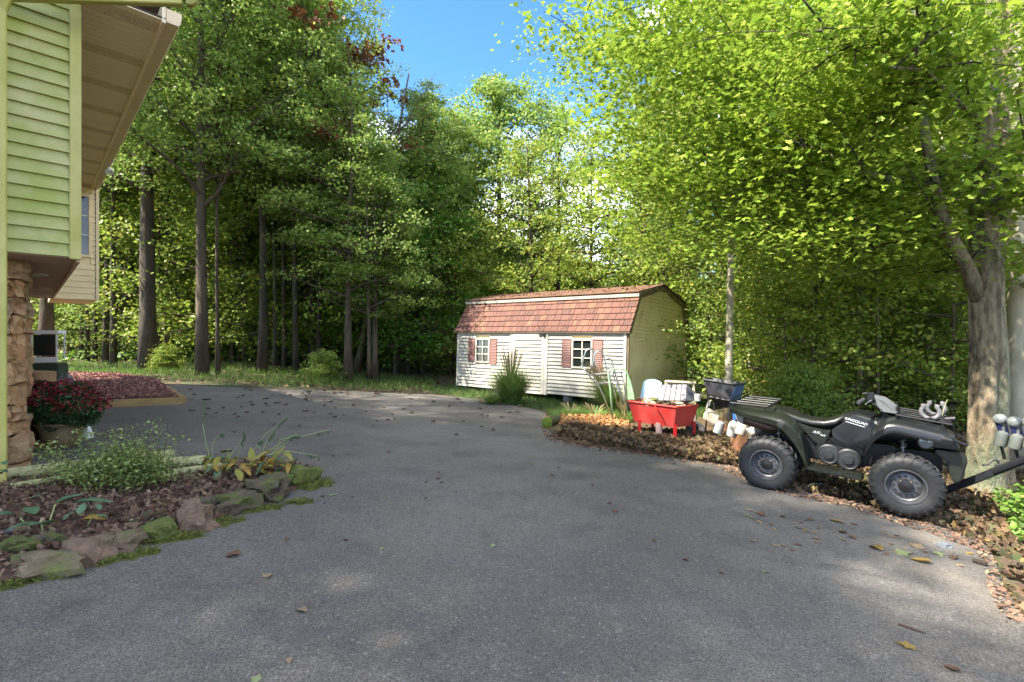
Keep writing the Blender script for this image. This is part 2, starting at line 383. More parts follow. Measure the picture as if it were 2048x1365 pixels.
# grass round the shed
sg = plan([(860, 786), (925, 793), (1000, 804), (1090, 821), (1110, 850), (1250, 850), (1400, 870), (1420, 800), (1240, 785), (1150, 781), (900, 771)])
ys = scatter(sg, 26000, (0, .04), 7); stuff('lawn', leafmesh('lawn', ys, .08, .2, M_grass, 'blade', up=.1, seed=6, aim=np.array([0, 0, 1.1])), 'short green grass along the foot of the white shed', 'grass')
isl = plan([(1098, 858), (1112, 880), (1180, 893), (1330, 913), (1470, 932), (1560, 975), (1640, 930), (1560, 870), (1450, 840), (1240, 838), (1130, 838)])
o = gsheet('island', isl, mat('island_soil', (.12, .065, .03), .95, (.06, .04, .02), 7, 6, 1, 30), .03, .3, mound=lambda x, y: .05+.03*noise.noise(Vector((x*3, y*3, 1)))); tag(o, 'brown soil island under the clutter beside the driveway', kind='structure')
P1 = plan([(1120, 842), (1250, 838), (1262, 868), (1180, 862), (1120, 858)])
pts = scatter(P1, 5200, (.08, .13), 8); stuff('mulch', leafmesh('mulch', pts, .03, .07, M_rustlit, 'chip', flat=.5, seed=9), 'sunlit orange wood mulch in front of the shed grass', 'mulch')
P2 = plan([(1112, 878), (1180, 893), (1330, 915), (1475, 936), (1500, 905), (1440, 880), (1240, 868), (1130, 862)])
pts = scatter(P2, 7500, (.05, .17), 9); stuff('leaf_litter', leafmesh('leaf_litter', pts, .035, .085, M_litter, 'maple', flat=.2, seed=10), 'heap of dry brown leaves along the curb of the soil island', 'leaf litter')
P3 = [tuple(p) for p in plan([(1475, 935), (1560, 975), (1700, 1002), (1790, 1030), (1900, 1062), (1965, 1085), (1990, 1120), (2010, 1180), (2048, 1235)])]+[(3.5, 1.4), (8, 1.4), (11, 6), (11, 12), (5, 10), (3.4, 7.6)]
pts = scatter(P3, 26000, (0, .06), 10); stuff('roadside_litter', leafmesh('roadside_litter', pts, .03, .085, M_litter, 'maple', flat=.3, seed=11), 'brown and yellow leaves strewn under the quad bike and big tree', 'leaf litter')
pts = scatter(P3, 2600, (0, .02), 12); pts[:, 2] += 0
stuff('wood_crumbs', leafmesh('wood_crumbs', pts, .03, .06, M_bark, 'chip', flat=.3, seed=12), 'bark crumbs and twigs along the right edge of the driveway', 'bark crumbs')
PE = plan([(1440, 940), (1560, 988), (1700, 1016), (1790, 1046), (1900, 1082), (1950, 1100), (1970, 1140), (1985, 1200), (2015, 1250), (2060, 1240), (2010, 1180), (1990, 1120), (1965, 1085), (1900, 1062), (1790, 1030), (1700, 1002), (1560, 975), (1470, 932)])
pts = scatter(PE, 1500, (.004, .012), 15); stuff('edge_debris', leafmesh('edge_debris', pts, .012, .045, M_bark, 'chip', flat=.6, seed=16), 'loose grit and leaf crumbs fraying the right edge of the asphalt', 'debris')
PF = plan([(1092, 826), (1080, 858), (1098, 884), (1180, 899), (1330, 920), (1470, 941), (1475, 936), (1330, 913), (1180, 893), (1112, 880), (1098, 858), (1100, 832)])
pts = scatter(PF, 700, (.004, .012), 17); stuff('edge_debris', leafmesh('edge_debris', pts, .015, .05, M_bark, 'chip', flat=.6, seed=18), 'crumbs of bark and leaf along the asphalt before the soil island', 'debris')
gp = plan([(1985, 1010), (2048, 1000), (2100, 1020), (2100, 1110), (2030, 1095)])
pts = scatter(gp, 500, (0, .22), 13); stuff('weeds', leafmesh('weeds', pts, .05, .1, M_under, 'diamond', seed=13), 'small green weeds at the foot of the big trunk', 'weeds')

# raised mulch bed behind the planter
b2 = plan([(120, 813), (358, 803), (308, 768), (235, 757), (60, 748), (20, 800)])
cx2, cy2 = sum(p[0] for p in b2)/len(b2), sum(p[1] for p in b2)/len(b2)
mb = gsheet('mulch_bed', b2, M_mulchred, .08, .35, mound=lambda x, y: .03+.06*max(0, 1-((x-cx2)**2+(y-cy2)**2)/9)+.02*noise.noise(Vector((x*4, y*4, 0)))); tag(mb, 'raised bed of red mulch framed by timbers', kind='structure')
pts = scatter(b2, 18000, (.1, .14), 14)
pts[:, 2] += .05*np.clip(1-((pts[:, 0]-cx2)**2+(pts[:, 1]-cy2)**2)/9, 0, 1)
stuff('red_mulch', leafmesh('red_mulch', pts, .02, .055, M_chip, 'chip', flat=.35, seed=14), 'red bark mulch filling the raised timber bed', 'mulch')
M_timber = mat('pale_timber', (.36, .24, .09), .8, (.24, .16, .07), 3, 5, .4, 30, stretch=(1, 1, 6), col3=(.2, .16, .1), scale3=2)
M_timberg = mat('grey_timber', (.22, .19, .14), .9, (.14, .12, .08), 5, 5, .5, 30)
def beam(p, q, wd, h, m, label, dz=0):
    p = Vector(p); q = Vector(q); d = q-p; n = Vector((-d.y, d.x, 0)).normalized()*wd/2
    o = MB().hexa([p-n-Vector((0, 0, .05)), q-n-Vector((0, 0, .05)), q+n-Vector((0, 0, .05)), p+n-Vector((0, 0, .05)), p-n+Vector((0, 0, h)), q-n+Vector((0, 0, h)), q+n+Vector((0, 0, h)), p+n+Vector((0, 0, h))]).build('timber', m, bevel=.012)
    return tag(o, label, 'timber', 'timbers framing the red mulch bed')
A = G(130, 819); B = G(362, 808); C1 = G(333, 783); C2 = G(307, 771); D1 = G(236, 758); D2 = G(110, 751)
beam(A, B, .11, .13, M_timber, 'front timber of the red mulch bed, facing the driveway')
beam(B+Vector((-.02, .1, 0)), C1, .11, .12, M_timber, 'short pale timber at the right corner of the mulch bed')
beam(C1+Vector((-.03, .08, 0)), C2, .11, .12, M_timberg, 'short grey weathered timber at the far right of the mulch bed')
beam(C2+Vector((-.1, .05, 0)), D1, .11, .12, M_timber, 'back timber of the red mulch bed near the forest')
beam(D1+Vector((-.1, .02, 0)), D2, .11, .12, M_timberg, 'far back timber of the mulch bed partly behind the red mums')
# ================================================================== house
M_sidegreen = mat('algae_green_siding', (.45, .41, .2), .5, (.29, .32, .06), 2.2, 6, .15, 60, thresh=(.3, .62), col3=(.22, .28, .06), scale3=6, t3=(.55, .8))
M_sidecream = mat('cream_siding', (.85, .68, .4), .5, (.78, .62, .36), 4)
M_trimgreen = mat('algae_green_trim', (.44, .39, .12), .45, (.32, .31, .055), 3, 5, thresh=(.3, .7))
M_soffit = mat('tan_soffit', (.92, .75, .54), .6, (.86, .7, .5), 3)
M_soffitv = mat('tan_vented_soffit', (.8, .62, .43), .7, (.6, .46, .3), 90, 2, thresh=(.45, .55))
M_gap = mat('dark_gap', (.05, .035, .025), .9)
M_fascia = mat('tan_fascia', (.75, .58, .38), .5, (.68, .52, .34), 2)
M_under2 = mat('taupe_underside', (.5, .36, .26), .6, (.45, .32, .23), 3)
M_stone = mat('house_stone', (.3, .18, .09), .9, (.42, .27, .14), 9, 7, 1, 22, rand=[(.4, .19, .08), (.48, .28, .13), (.3, .15, .07), (.36, .28, .17), (.52, .22, .1)], thresh=(.4, .7), col3=(.14, .09, .045), scale3=14, bdist=.03)
M_mortar = mat('mortar', (.3, .25, .18), .95, (.2, .16, .11), 20, 5, .8)
M_roof = mat('brown_shingle_roof', (.12, .07, .05), .9, (.18, .1, .07), 12, 4, .6)
M_glass = mat('window_glass', (.015, .02, .02), .05, spec=.6)
M_white = mat('white_paint', (.72, .7, .64), .5)
M_lampw = mat('white_plastic', (.75, .75, .73), .35)
Pc = Vector((-4.27, 4.95, 0)); d1 = Vector((.666, .746, 0)); d2 = Vector((-.695, .719, 0)); up = Vector((0, 0, 1))
HB, HT = .745, 3.25
house = thing('house', 'two storey house with algae green siding, tan soffit and stone base', 'house', on(-5.5, 5.5))
H = lambda a, s, h: Pc+d1*a+d2*s+up*h
# body of the upper floor (inside the boards) and of the stone storey
MB().hexa([H(-6, .03, HB+.01), H(-.03, .03, HB+.01), H(-.03, 7.88, HB+.01), H(-6, 7.88, HB+.01), H(-6, .03, HT-.004), H(-.03, .03, HT-.004), H(-.03, 7.88, HT-.004), H(-6, 7.88, HT-.004)]).build('wall', M_sidegreen, house)
# clapboards on the near end wall
bh = .1265; nb = round((HT-HB)/bh)
for i in range(nb+1):
    h = HB+i*bh; hh = min(h+bh, HT-.002)
    if hh-h < .03: continue
    a0, a1 = -3.2, -.075
    MB().hexa([H(a0, .002, h), H(a1, .002, h), H(a1, .03, h), H(a0, .03, h), H(a0, .024, hh), H(a1, .024, hh), H(a1, .03, hh), H(a0, .03, hh)]).v
    m = MB(); q = [H(a0, -.034, h), H(a1, -.034, h), H(a1, .03, h), H(a0, .03, h), H(a0, -.002, hh), H(a1, -.002, hh), H(a1, .03, hh), H(a0, .03, hh)]
    m.hexa(q); m.build('siding_board', M_sidegreen, house)
MB().hexa([H(-.085, -.042, HB-.02), H(.004, -.042, HB-.02), H(.004, .06, HB-.02), H(-.085, .06, HB-.02), H(-.085, -.042, HT), H(.004, -.042, HT), H(.004, .06, HT), H(-.085, .06, HT)]).build('corner_post', M_trimgreen, house, bevel=.006)
# underside of the overhanging floor
S0 = Vector((-4.98, 5.02, 0)); s2 = Vector((-.693, .721, 0)); s1 = Vector((.666, .746, 0))
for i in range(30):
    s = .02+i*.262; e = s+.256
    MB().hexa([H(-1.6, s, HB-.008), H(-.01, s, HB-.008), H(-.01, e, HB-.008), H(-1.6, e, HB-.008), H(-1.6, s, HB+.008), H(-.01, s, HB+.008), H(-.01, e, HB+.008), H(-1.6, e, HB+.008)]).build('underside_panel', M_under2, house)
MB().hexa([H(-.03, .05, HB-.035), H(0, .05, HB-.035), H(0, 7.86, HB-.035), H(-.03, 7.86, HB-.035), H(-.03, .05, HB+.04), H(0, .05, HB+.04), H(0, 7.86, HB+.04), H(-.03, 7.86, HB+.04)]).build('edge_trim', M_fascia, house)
for px, py in ((66, 549), (78, 577), (79, 591)):
    d = (HB-.012)/((667-py)/1000); c = Z(px+8, py, d)
    MB().lathe([(.02, 0), (.085, -.004), (.1, -.014), (.106, -.016), (.108, .004)], c, (0, 0, 1), 20).build('recessed_light', M_lampw, house, smooth=True)
# bump-out at the far end: cream siding with a window
CH = lambda a, s, h: Pc+d1*a+d2*(7.9+s)+up*h
MB().hexa([CH(-.03, .02, HB), CH(.75, .02, HB), CH(.75, 2.2, HB), CH(-.03, 2.2, HB), CH(-.03, .02, HT-.01), CH(.75, .02, HT-.01), CH(.75, 2.2, HT-.01), CH(-.03, 2.2, HT-.01)]).build('bay', M_sidecream, house)
for i in range(19):
    h = HB+i*.132; hh = min(h+.132, HT-.01)
    segs = [(-.0, .70)]
    if hh > 1.66 and h < 3.08: segs = [(-.0, .06), (.625, .70)]
    for a0, a1 in segs:
        MB().hexa([CH(a0, -.014, h), CH(a1, -.014, h), CH(a1, .02, h), CH(a0, .02, h), CH(a0, .004, hh), CH(a1, .004, hh), CH(a1, .02, hh), CH(a0, .02, hh)]).build('siding_board', M_sidecream, house)
MB().hexa([CH(.71, -.022, HB-.02), CH(.765, -.022, HB-.02), CH(.765, .05, HB-.02), CH(.71, .05, HB-.02), CH(.71, -.022, HT-.005), CH(.765, -.022, HT-.005), CH(.765, .05, HT-.005), CH(.71, .05, HT-.005)]).build('corner_post', M_sidecream, house)
for i in range(24): MB().slab(CH(.699, -.017, HB+.03+i*.104), d1*.012, d2*.01, up*.045).build('siding_channel_notch', M_gap, house)
win = MB()
for (a0, a1, h0, h1) in ((.06, .1, 1.68, 3.06), (.585, .625, 1.68, 3.06), (.1, .585, 1.68, 1.73), (.1, .585, 3.01, 3.06)):
    win.hexa([CH(a0, -.03, h0), CH(a1, -.03, h0), CH(a1, .02, h0), CH(a0, .02, h0), CH(a0, -.03, h1), CH(a1, -.03, h1), CH(a1, .02, h1), CH(a0, .02, h1)])
win = win.build('window', M_sidecream, house)
MB().slab(CH(.1, .005, 1.73), d1*.485, d2*.01, up*1.28).build('pane', M_glass, win)
for h in (2.16, 2.58): MB().slab(CH(.1, -.006, h), d1*.485, d2*.01, up*.02).build('muntin', M_white, win)
# eave: soffit panels, fascia, gutter, roof
k = 0; s = -.32
while s < 10.2:
    v = (k % 9) in (1, 2)
    MB().hexa([H(-.02, s, HT), H(.63, s, HT), H(.63, s+.103, HT), H(-.02, s+.103, HT), H(-.02, s, HT+.012), H(.63, s, HT+.012), H(.63, s+.103, HT+.012), H(-.02, s+.103, HT+.012)]).build('soffit_panel', M_soffitv if v else M_soffit, house)
    s += .109; k += 1
MB().hexa([H(-.02, -.33, HT+.014), H(.66, -.33, HT+.014), H(.66, 10.2, HT+.014), H(-.02, 10.2, HT+.014), H(-.02, -.33, HT+.03), H(.66, -.33, HT+.03), H(.66, 10.2, HT+.03), H(-.02, 10.2, HT+.03)]).build('soffit_backing', M_gap, house)
MB().hexa([H(.625, -.33, HT-.025), H(.66, -.33, HT-.025), H(.66, 7.95, HT-.025), H(.625, 7.95, HT-.025), H(.625, -.33, HT+.17), H(.66, -.33, HT+.17), H(.66, 7.95, HT+.17), H(.625, 7.95, HT+.17)]).build('fascia', M_soffit, house)
g = MB(); prof = [(.663, .02), (.665, -.012), (.77, -.012), (.79, .02), (.8, .08), (.8, .13), (.78, .13), (.663, .13)]
g.loft([[H(a, s, HT+h) for a, h in prof] for s in (-.34, 7.97)]); g.build('gutter', M_fascia, house)
RD = (-math.cos(R(22)), math.sin(R(22)))
r0 = HT+.16
MB().hexa([H(.7, -.36, r0), H(.7, 10.4, r0), H(-5.5, 10.4, r0+2.5), H(-5.5, -.36, r0+2.5), H(.7, -.36, r0+.06), H(.7, 10.4, r0+.06), H(-5.5, 10.4, r0+2.56), H(-5.5, -.36, r0+2.56)]).build('roof', M_roof, house)
MB().prism([H(-6, .04, HT), H(-.05, .04, HT), H(-.05, .04, r0+.28), H(-5.4, .04, r0+2.4), H(-6, .04, r0+2.4)], d2*.1).build('gable', M_sidegreen, house)
# downspout: elbow at the gutter, sloping pipe, elbow, upright pipe to the ground
a = Z(383, 6, 4.93); b = Z(12, -7, 4.42); dp = (b-a).normalized(); ud = Vector((0, 0, 1)); wd = dp.cross(ud).normalized(); uu = wd.cross(dp)
if uu.z < 0: uu = -uu
def pipe(m, pts, w_, h_):
    rings = []
    for i, p in enumerate(pts):
        d = (Vector(pts[min(i+1, len(pts)-1)])-Vector(pts[max(i-1, 0)])).normalized()
        u = d.cross(Vector((d1.y, -d1.x, .15))).normalized(); q = d.cross(u).normalized()
        rings.append([Vector(p)+u*x*w_+q*y*h_ for x, y in ((-.5, -.36), (-.36, -.5), (-.12, -.44), (.12, -.44), (.36, -.5), (.5, -.36), (.5, .36), (.36, .5), (-.36, .5), (-.5, .36))])
    return m.loft(rings)
dsp = pipe(MB(), [a+dp*.08, b], .07, .07).build('downspout', M_trimgreen, house, smooth=True, angle=20)
el = MB(); pts = []
for i in range(19):
    t = i/18*1.3; pts.append(a+Vector((.06*math.sin(t), .03*math.sin(t), .1*(1-math.cos(t))))-dp*(.0)+Vector((-.05, 0, 0)))
for i in range(18):
    rr = .041 if i % 2 else .035; pipe(el, [pts[i], pts[i+1]], rr*2, rr*2)
el.build('elbow', M_trimgreen, dsp, smooth=True, angle=25)
foot = Z(2, 975, 4.42); pipe(MB(), [Vector((foot.x, foot.y, b.z+.05)), Vector((foot.x, foot.y, foot.z))], .075, .08).build('downspout', M_trimgreen, house, smooth=True, angle=20)
el = MB(); pts = [b+Vector((.0, 0, 0))*0+(Vector((foot.x, foot.y, b.z-.1))-b)*t for t in (0, .25, .5, .75, 1)]
for i in range(4): pipe(el, [pts[i], pts[i+1]], .09, .085)
el.build('elbow', M_trimgreen, dsp, smooth=True, angle=25)
# floodlight on the eave
c = Z(214, 330, 9.75); fl = MB().box(c+Vector((0, 0, .03)), (.12, .12, .05)).tube([c, c+Vector((.05, -.02, -.08))], .025).build('floodlight', M_lampw, house)
MB().lathe([(.03, .09), (.06, .06), (.075, 0), (.06, -.01)], c+Vector((.07, -.03, -.15)), (-.4, .5, .8), 14).build('lamp_head', M_lampw, fl, smooth=True)
# stone storey
zb = -1.75
SW = lambda a, s, h: S0+s1*a+s2*s+up*h
MB().hexa([SW(-6, .03, zb), SW(-.04, .03, zb), SW(-.04, 7.6, zb), SW(-6, 7.6, zb), SW(-6, .03, HB), SW(-.04, .03, HB), SW(-.04, 7.6, HB), SW(-6, 7.6, HB)]).build('stone_wall', M_mortar, house)
def stone(c, ax, ay, az, seed):
    bm = bmesh.new(); bmesh.ops.create_cube(bm, size=1); bmesh.ops.subdivide_edges(bm, edges=bm.edges, cuts=2, use_grid_fill=True)
    M = Matrix((ax, ay, az)).transposed()
    for v in bm.verts:
        p = v.co; q = Vector((p.x*(1-.22*(abs(p.y)*2)**4*.5), p.y, p.z*(1-.1*(abs(p.x)*2)**4)))
        q += .22*noise.noise_vector(p*2.1+Vector((seed*1.7, seed, 0))); v.co = M @ q + c
    bmesh.ops.recalc_face_normals(bm, faces=bm.faces)
    me = bpy.data.meshes.new('stone'); W = wmat(house).inverted(); me.from_pydata([tuple(W @ v.co) for v in bm.verts], [], [tuple(v.index for v in f.verts) for f in bm.faces]); bm.free()
    me.materials.append(M_stone); o = bpy.data.objects.new('stone', me); COL.objects.link(o); o.parent = house
rs = random.Random(5)
h = zb+.2; k = 0
while h < HB-.02:
    hh = min(rs.uniform(.13, .3), HB-h)
    s = rs.uniform(-.05, .0)
    while s < 5.5:
        ln = rs.uniform(.22, .6)*(1 if s < 2 else 1.7); pr = rs.uniform(.08, .24)
        stone(SW(-.0, s+ln/2, h+hh/2), s1*pr, s2*(ln-.014), up*(hh-.012), k); s += ln; k += 1
    a = 0.03
    while a < 1.0:
        ln = rs.uniform(.16, .4); pr = rs.uniform(.08, .2)
        stone(SW(-a-ln/2, 0, h+hh/2), s1*(ln-.012), s2*pr, up*(hh-.012), k); a += ln; k += 1
    h += hh
# ================================================================== shed
M_shw = mat('white_shed_siding', (.44, .415, .36), .55, (.38, .35, .29), 2.5, 5, .1, 40, col3=(.34, .31, .22), scale3=1.2, t3=(.62, .85))
M_shc = mat('stained_cream_siding', (.85, .74, .46), .6, (.74, .62, .34), 1.6, 6, .1, 40, col3=(.5, .43, .18), scale3=3)
M_sht = mat('shed_white_trim', (.44, .42, .37), .5, (.62, .57, .47), 5)
M_tab = mat('terracotta_shingle', (.3, .1, .06), .9, (.15, .07, .055), 30, 3, .5, 120, rand=[(.1, .044, .033), (.125, .056, .037), (.08, .036, .029), (.19, .095, .045), (.095, .044, .034), (.05, .031, .027), (.11, .05, .036), (.23, .12, .06)])
M_rake = mat('brown_rake', (.2, .15, .09), .7, (.15, .11, .07), 4)
M_shut = mat('faded_red_shutter', (.22, .095, .08), .6, (.17, .08, .065), 8)
M_dark = mat('dark_interior', (.015, .015, .015), .9)
M_iron = mat('dark_iron', (.05, .05, .05), .5, metal=.6)
e2 = Vector((.62230891, .78179512, -.03908976)); e1 = Vector((.78234799, -.62283897, -.00179949)); e3 = Vector((.02575346, .02946195, .99923408))
RC = Vector((3.02189781, 13.13868613, .03941606))
S = lambda u, v, h: RC+e1*u+e2*v+e3*h       # u: along the front (0 right corner, -6.2 left), v: depth, h: from the eave line
shed = thing('garden_shed', 'white gambrel roofed garden shed with red shutters and terracotta shingles', 'shed', S(-3.1, 2.2, -1.86))
UL, HBt, DP = -6.2, -1.8, 4.43
MB().prism([S(0-.02, .02, HBt), S(-.02, DP-.02, HBt), S(-.02, DP-.02, .0), S(-.02, 3.87, 1.08), S(-.02, 2.22, 1.46), S(-.02, .56, 1.08), S(-.02, .02, .0)], e1*(UL+.04)).build('wall', M_shc, shed)
def sb(u0, u1, v, h0, h1, lean, m, name='siding_board', p=shed):
    return MB().hexa([S(u0, v-lean, h0), S(u1, v-lean, h0), S(u1, v+.02, h0), S(u0, v+.02, h0), S(u0, v-.002, h1), S(u1, v-.002, h1), S(u1, v+.02, h1), S(u0, v+.02, h1)]).build(name, m, p)
rows = 17; bh = 1.8/rows
wins = [(-5.345, -4.74, -1.0, -.21), (-1.66, -1.0, -1.02, -.2)]
for i in range(rows):
    h0 = HBt+i*bh; h1 = h0+bh
    cuts = [(-6.13, -3.9), (-2.48, -.07)]
    for a, b in cuts:
        j = [rnd.uniform(-.004, .004) for _ in range(2)]
        segs = [(a, b)]
        for (wa, wb, wl, wh) in wins:
            ns = []
            for (p, q) in segs:
                if h1 > wl and h0 < wh and wa < q and wb > p: ns += [(p, wa), (wb, q)]
                else: ns.append((p, q))
            segs = ns
        for p, q in segs: sb(p, q, -.0+j[0], h0+j[1], h1, .042, M_shw)
    if i < rows-1: sb(-3.68, -2.70, -.03, h0-.04, h1-.04, .038, M_shw, 'door_board')
# trims, door frame
for u0, u1, v0, h0, h1 in ((-6.2, -6.13, -.035, HBt-.02, -.03), (-.07, .0, -.035, HBt-.02, -.03), (-3.9, -3.8, -.045, HBt-.05, -.04), (-2.6, -2.48, -.05, HBt-.05, -.04)):
    MB().hexa([S(u0, v0, h0), S(u1, v0, h0), S(u1, .02, h0), S(u0, .02, h0), S(u0, v0, h1), S(u1, v0, h1), S(u1, .02, h1), S(u0, .02, h1)]).build('trim_post', M_sht, shed)
door = MB().slab(S(-3.8, -.03, HBt-.04), e1*1.2, e2*.05, e3*1.68).build('door', M_sht, shed)
MB().slab(S(-3.78, -.058, -.15), e1*1.16, e2*.03, e3*.09).build('door_rail', M_sht, shed)
for u in (-3.79, -2.69): MB().slab(S(u, -.06, HBt-.04), e1*.09, e2*.028, e3*1.68).build('door_stile', M_sht, shed)
MB().slab(S(-2.78, -.085, -.12), e1*.24, e2*.02, e3*.05).slab(S(-2.62, -.085, -.16), e1*.06, e2*.02, e3*.13).build('hinge', M_iron, shed)
# front fascia board under the shingles and the eave
MB().slab(S(-6.3, -.09, -.035), e1*6.42, e2*.1, e3*.035).build('eave_board', M_rake, shed)
def sash(u0, u1, h0, h1, cols=2, rws=3, w=.045):
    f = MB()
    f.slab(S(u0, -.05, h0), e1*w, e2*.05, e3*(h1-h0)); f.slab(S(u1-w, -.05, h0), e1*w, e2*.05, e3*(h1-h0))
    f.slab(S(u0+w, -.05, h0), e1*(u1-u0-2*w), e2*.05, e3*w); f.slab(S(u0+w, -.05, h1-w), e1*(u1-u0-2*w), e2*.05, e3*w)
    f = f.build('window', M_sht, shed)
    MB().slab(S(u0+w, .0, h0+w), e1*(u1-u0-2*w), e2*.01, e3*(h1-h0-2*w)).build('pane', M_glass, f)
    for i in range(1, cols): u = u0+w+(u1-u0-2*w)*i/cols; MB().slab(S(u-.014, -.035, h0+w), e1*.028, e2*.034, e3*(h1-h0-2*w)).build('muntin', M_sht, f)
    for i in range(1, rws): h = h0+w+(h1-h0-2*w)*i/rws; MB().slab(S(u0+w, -.038 if i == 1 else -.033, h-.014), e1*(u1-u0-2*w), e2*.03, e3*.028).build('muntin', M_sht, f)
sash(-5.345, -4.74, -1.0, -.21); sash(-1.66, -1.0, -1.02, -.2)
def shutter(u0, u1, h0, h1):
    f = MB(); w = .025
    f.slab(S(u0, -.055, h0), e1*w, e2*.03, e3*(h1-h0)); f.slab(S(u1-w, -.055, h0), e1*w, e2*.03, e3*(h1-h0))
    f.slab(S(u0+w, -.055, h0), e1*(u1-u0-2*w), e2*.03, e3*.035); f.slab(S(u0+w, -.055, h1-.035), e1*(u1-u0-2*w), e2*.03, e3*.035)
    f.slab(S(u0+w, -.032, h0+.03), e1*(u1-u0-2*w), e2*.006, e3*(h1-h0-.06))
    f = f.build('shutter', M_shut, shed); n = 15
    for i in range(n):
        h = h0+.04+(h1-h0-.08)*i/n; d = (h1-h0-.08)/n
        MB().hexa([S(u0+w, -.056, h), S(u1-w, -.056, h), S(u1-w, -.048, h), S(u0+w, -.048, h), S(u0+w, -.04, h+d*.75), S(u1-w, -.04, h+d*.75), S(u1-w, -.034, h+d*.75), S(u0+w, -.034, h+d*.75)]).build('slat', M_shut, f)
shutter(-5.66, -5.38, -.97, -.22); shutter(-4.72, -4.43, -1.03, -.22); shutter(-1.98, -1.68, -1.0, -.2); shutter(-.98, -.68, -1.12, -.2)
# gable end boards
def prof_v(h):      # extent of the end wall at height h
    if h <= 0: return .0, DP
    if h <= 1.1: t = h/1.1; return .56*t, DP-(DP-3.87)*t
    t = (h-1.1)/(1.46-1.1); return .56+(2.2-.56)*t, 3.87-(3.87-2.25)*t
for i in range(31):
    h0 = HBt+i*.1045; h1 = min(h0+.1045, 1.45)
    a, b = prof_v(h0); c, d = prof_v(h1)
    if b-a < .1 or h1 <= h0: continue
    MB().hexa([S(.045, a, h0), S(.045, b, h0), S(-.02, b, h0), S(-.02, a, h0), S(.004, c, h1), S(.004, d, h1), S(-.02, d, h1), S(-.02, c, h1)]).build('siding_board', M_shc, shed)
for a, b in ((.0, .05), (DP-.05, DP)): MB().slab(S(.0, a, HBt), e1*.055, e2*.05, e3*1.78).build('trim_post', M_rake, shed)
# rake boards
def rake(p, q, p2, q2, u):
    MB().hexa([S(u, *p), S(u, *q), S(u+.05, *q), S(u+.05, *p), S(u, *p2), S(u, *q2), S(u+.05, *q2), S(u+.05, *p2)]).build('rake_board', M_rake, shed)
for u in (.05, UL-.08):
    rake((-.06, 0), (.56, 1.05), (.04, -.06), (.66, .98), u); rake((.56, 1.05), (2.22, 1.44), (.62, .94), (2.22, 1.33), u)
    rake((2.22, 1.44), (3.9, 1.08), (2.22, 1.33), (3.83, .97), u); rake((3.9, 1.08), (4.5, 0), (3.8, 1.0), (4.39, -.06), u)
# shingles: five courses of tabs on the steep front
A0 = Vector((0, -.08, -.01)); A1 = Vector((0, .54, 1.02)); nrow = 6
rs = random.Random(2)
sl_n = Vector((0, -(A1.z-A0.z), A1.y-A0.y)).normalized()
SS = lambda u, t, o: S(u, A0.y+(A1.y-A0.y)*t+sl_n.y*o, A0.z+(A1.z-A0.z)*t+sl_n.z*o)
MB().hexa([SS(-6.3, 0, -.03), SS(.12, 0, -.03), SS(.12, 1, -.03), SS(-6.3, 1, -.03), SS(-6.3, 0, .0), SS(.12, 0, .0), SS(.12, 1, .0), SS(-6.3, 1, .0)]).build('roof_deck', M_rake, shed)
for r_ in range(nrow):
    u = -6.3; t0, t1 = r_/nrow, min(1, (r_+1.15)/nrow)
    while u < .115:
        wd = rs.choice([.1, .14, .2, .2, .24, .28]); e = min(u+wd, .12)
        if .12-e < .05: e = .12
        k = rs.uniform(0, .006)
        MB().hexa([SS(u+.006, t0, .004), SS(e-.006, t0, .004), SS(e-.006, t1, .001), SS(u+.006, t1, .001), SS(u+.006, t0, .03+k), SS(e-.006, t0, .03+k), SS(e-.006, t1, .006), SS(u+.006, t1, .006)]).build('shingle', M_tab, shed)
        u = e
MB().hexa([S(-6.3, .44, .97), S(.12, .44, .97), S(.12, .55, 1.06), S(-6.3, .55, 1.06), S(-6.3, .42, 1.05), S(.12, .42, 1.05), S(.12, .55, 1.1), S(-6.3, .55, 1.1)]).build('white_flashing', M_sht, shed)
M_upr = mat('upper_shingles', (.13, .06, .042), .95, (.18, .1, .06), 5, 6, .8, 60, col3=(.12, .08, .05), scale3=14)
for (v0, h0), (v1, h1) in (((.4, 1.1), (2.22, 1.5)), ((4.02, 1.1), (2.22, 1.5))):
    n = 6
    for i in range(n):
        t0, t1 = i/n, min(1, (i+1.1)/n); p = (v0+(v1-v0)*t0, h0+(h1-h0)*t0); q = (v0+(v1-v0)*t1, h0+(h1-h0)*t1)
        MB().hexa([S(-6.31, p[0], p[1]-.01), S(.13, p[0], p[1]-.01), S(.13, q[0], q[1]-.01), S(-6.31, q[0], q[1]-.01), S(-6.31, p[0], p[1]+.018), S(.13, p[0], p[1]+.018), S(.13, q[0], q[1]+.004), S(-6.31, q[0], q[1]+.004)]).build('shingle_course', M_upr, shed)
MB().hexa([S(-6.3, 4.02, 1.1), S(.12, 4.02, 1.1), S(.12, 4.55, -.02), S(-6.3, 4.55, -.02), S(-6.3, 3.98, 1.08), S(.12, 3.98, 1.08), S(.12, 4.5, -.04), S(-6.3, 4.5, -.04)]).build('back_roof', M_upr, shed)
for u in (-6, -4, -2, -.2):
    for v in (.1, 4.2): MB().slab(S(u, v, HBt-.35), e1*.2, e2*.2, e3*.36).build('foundation_block', mat('concrete_block', (.3, .29, .27), .9, (.22, .21, .2), 12), shed)
me = leafmesh('litter', np.array([tuple(S(rs.uniform(-6.2, .1), (v := rs.uniform(.5, 2.1)), 1.125+(v-.4)/1.82*.4)) for _ in range(260)])-np.array(shed.location), .05, .1, M_litter, 'maple', flat=.7, seed=3)
stuff('roof_litter', me, None, None, shed)
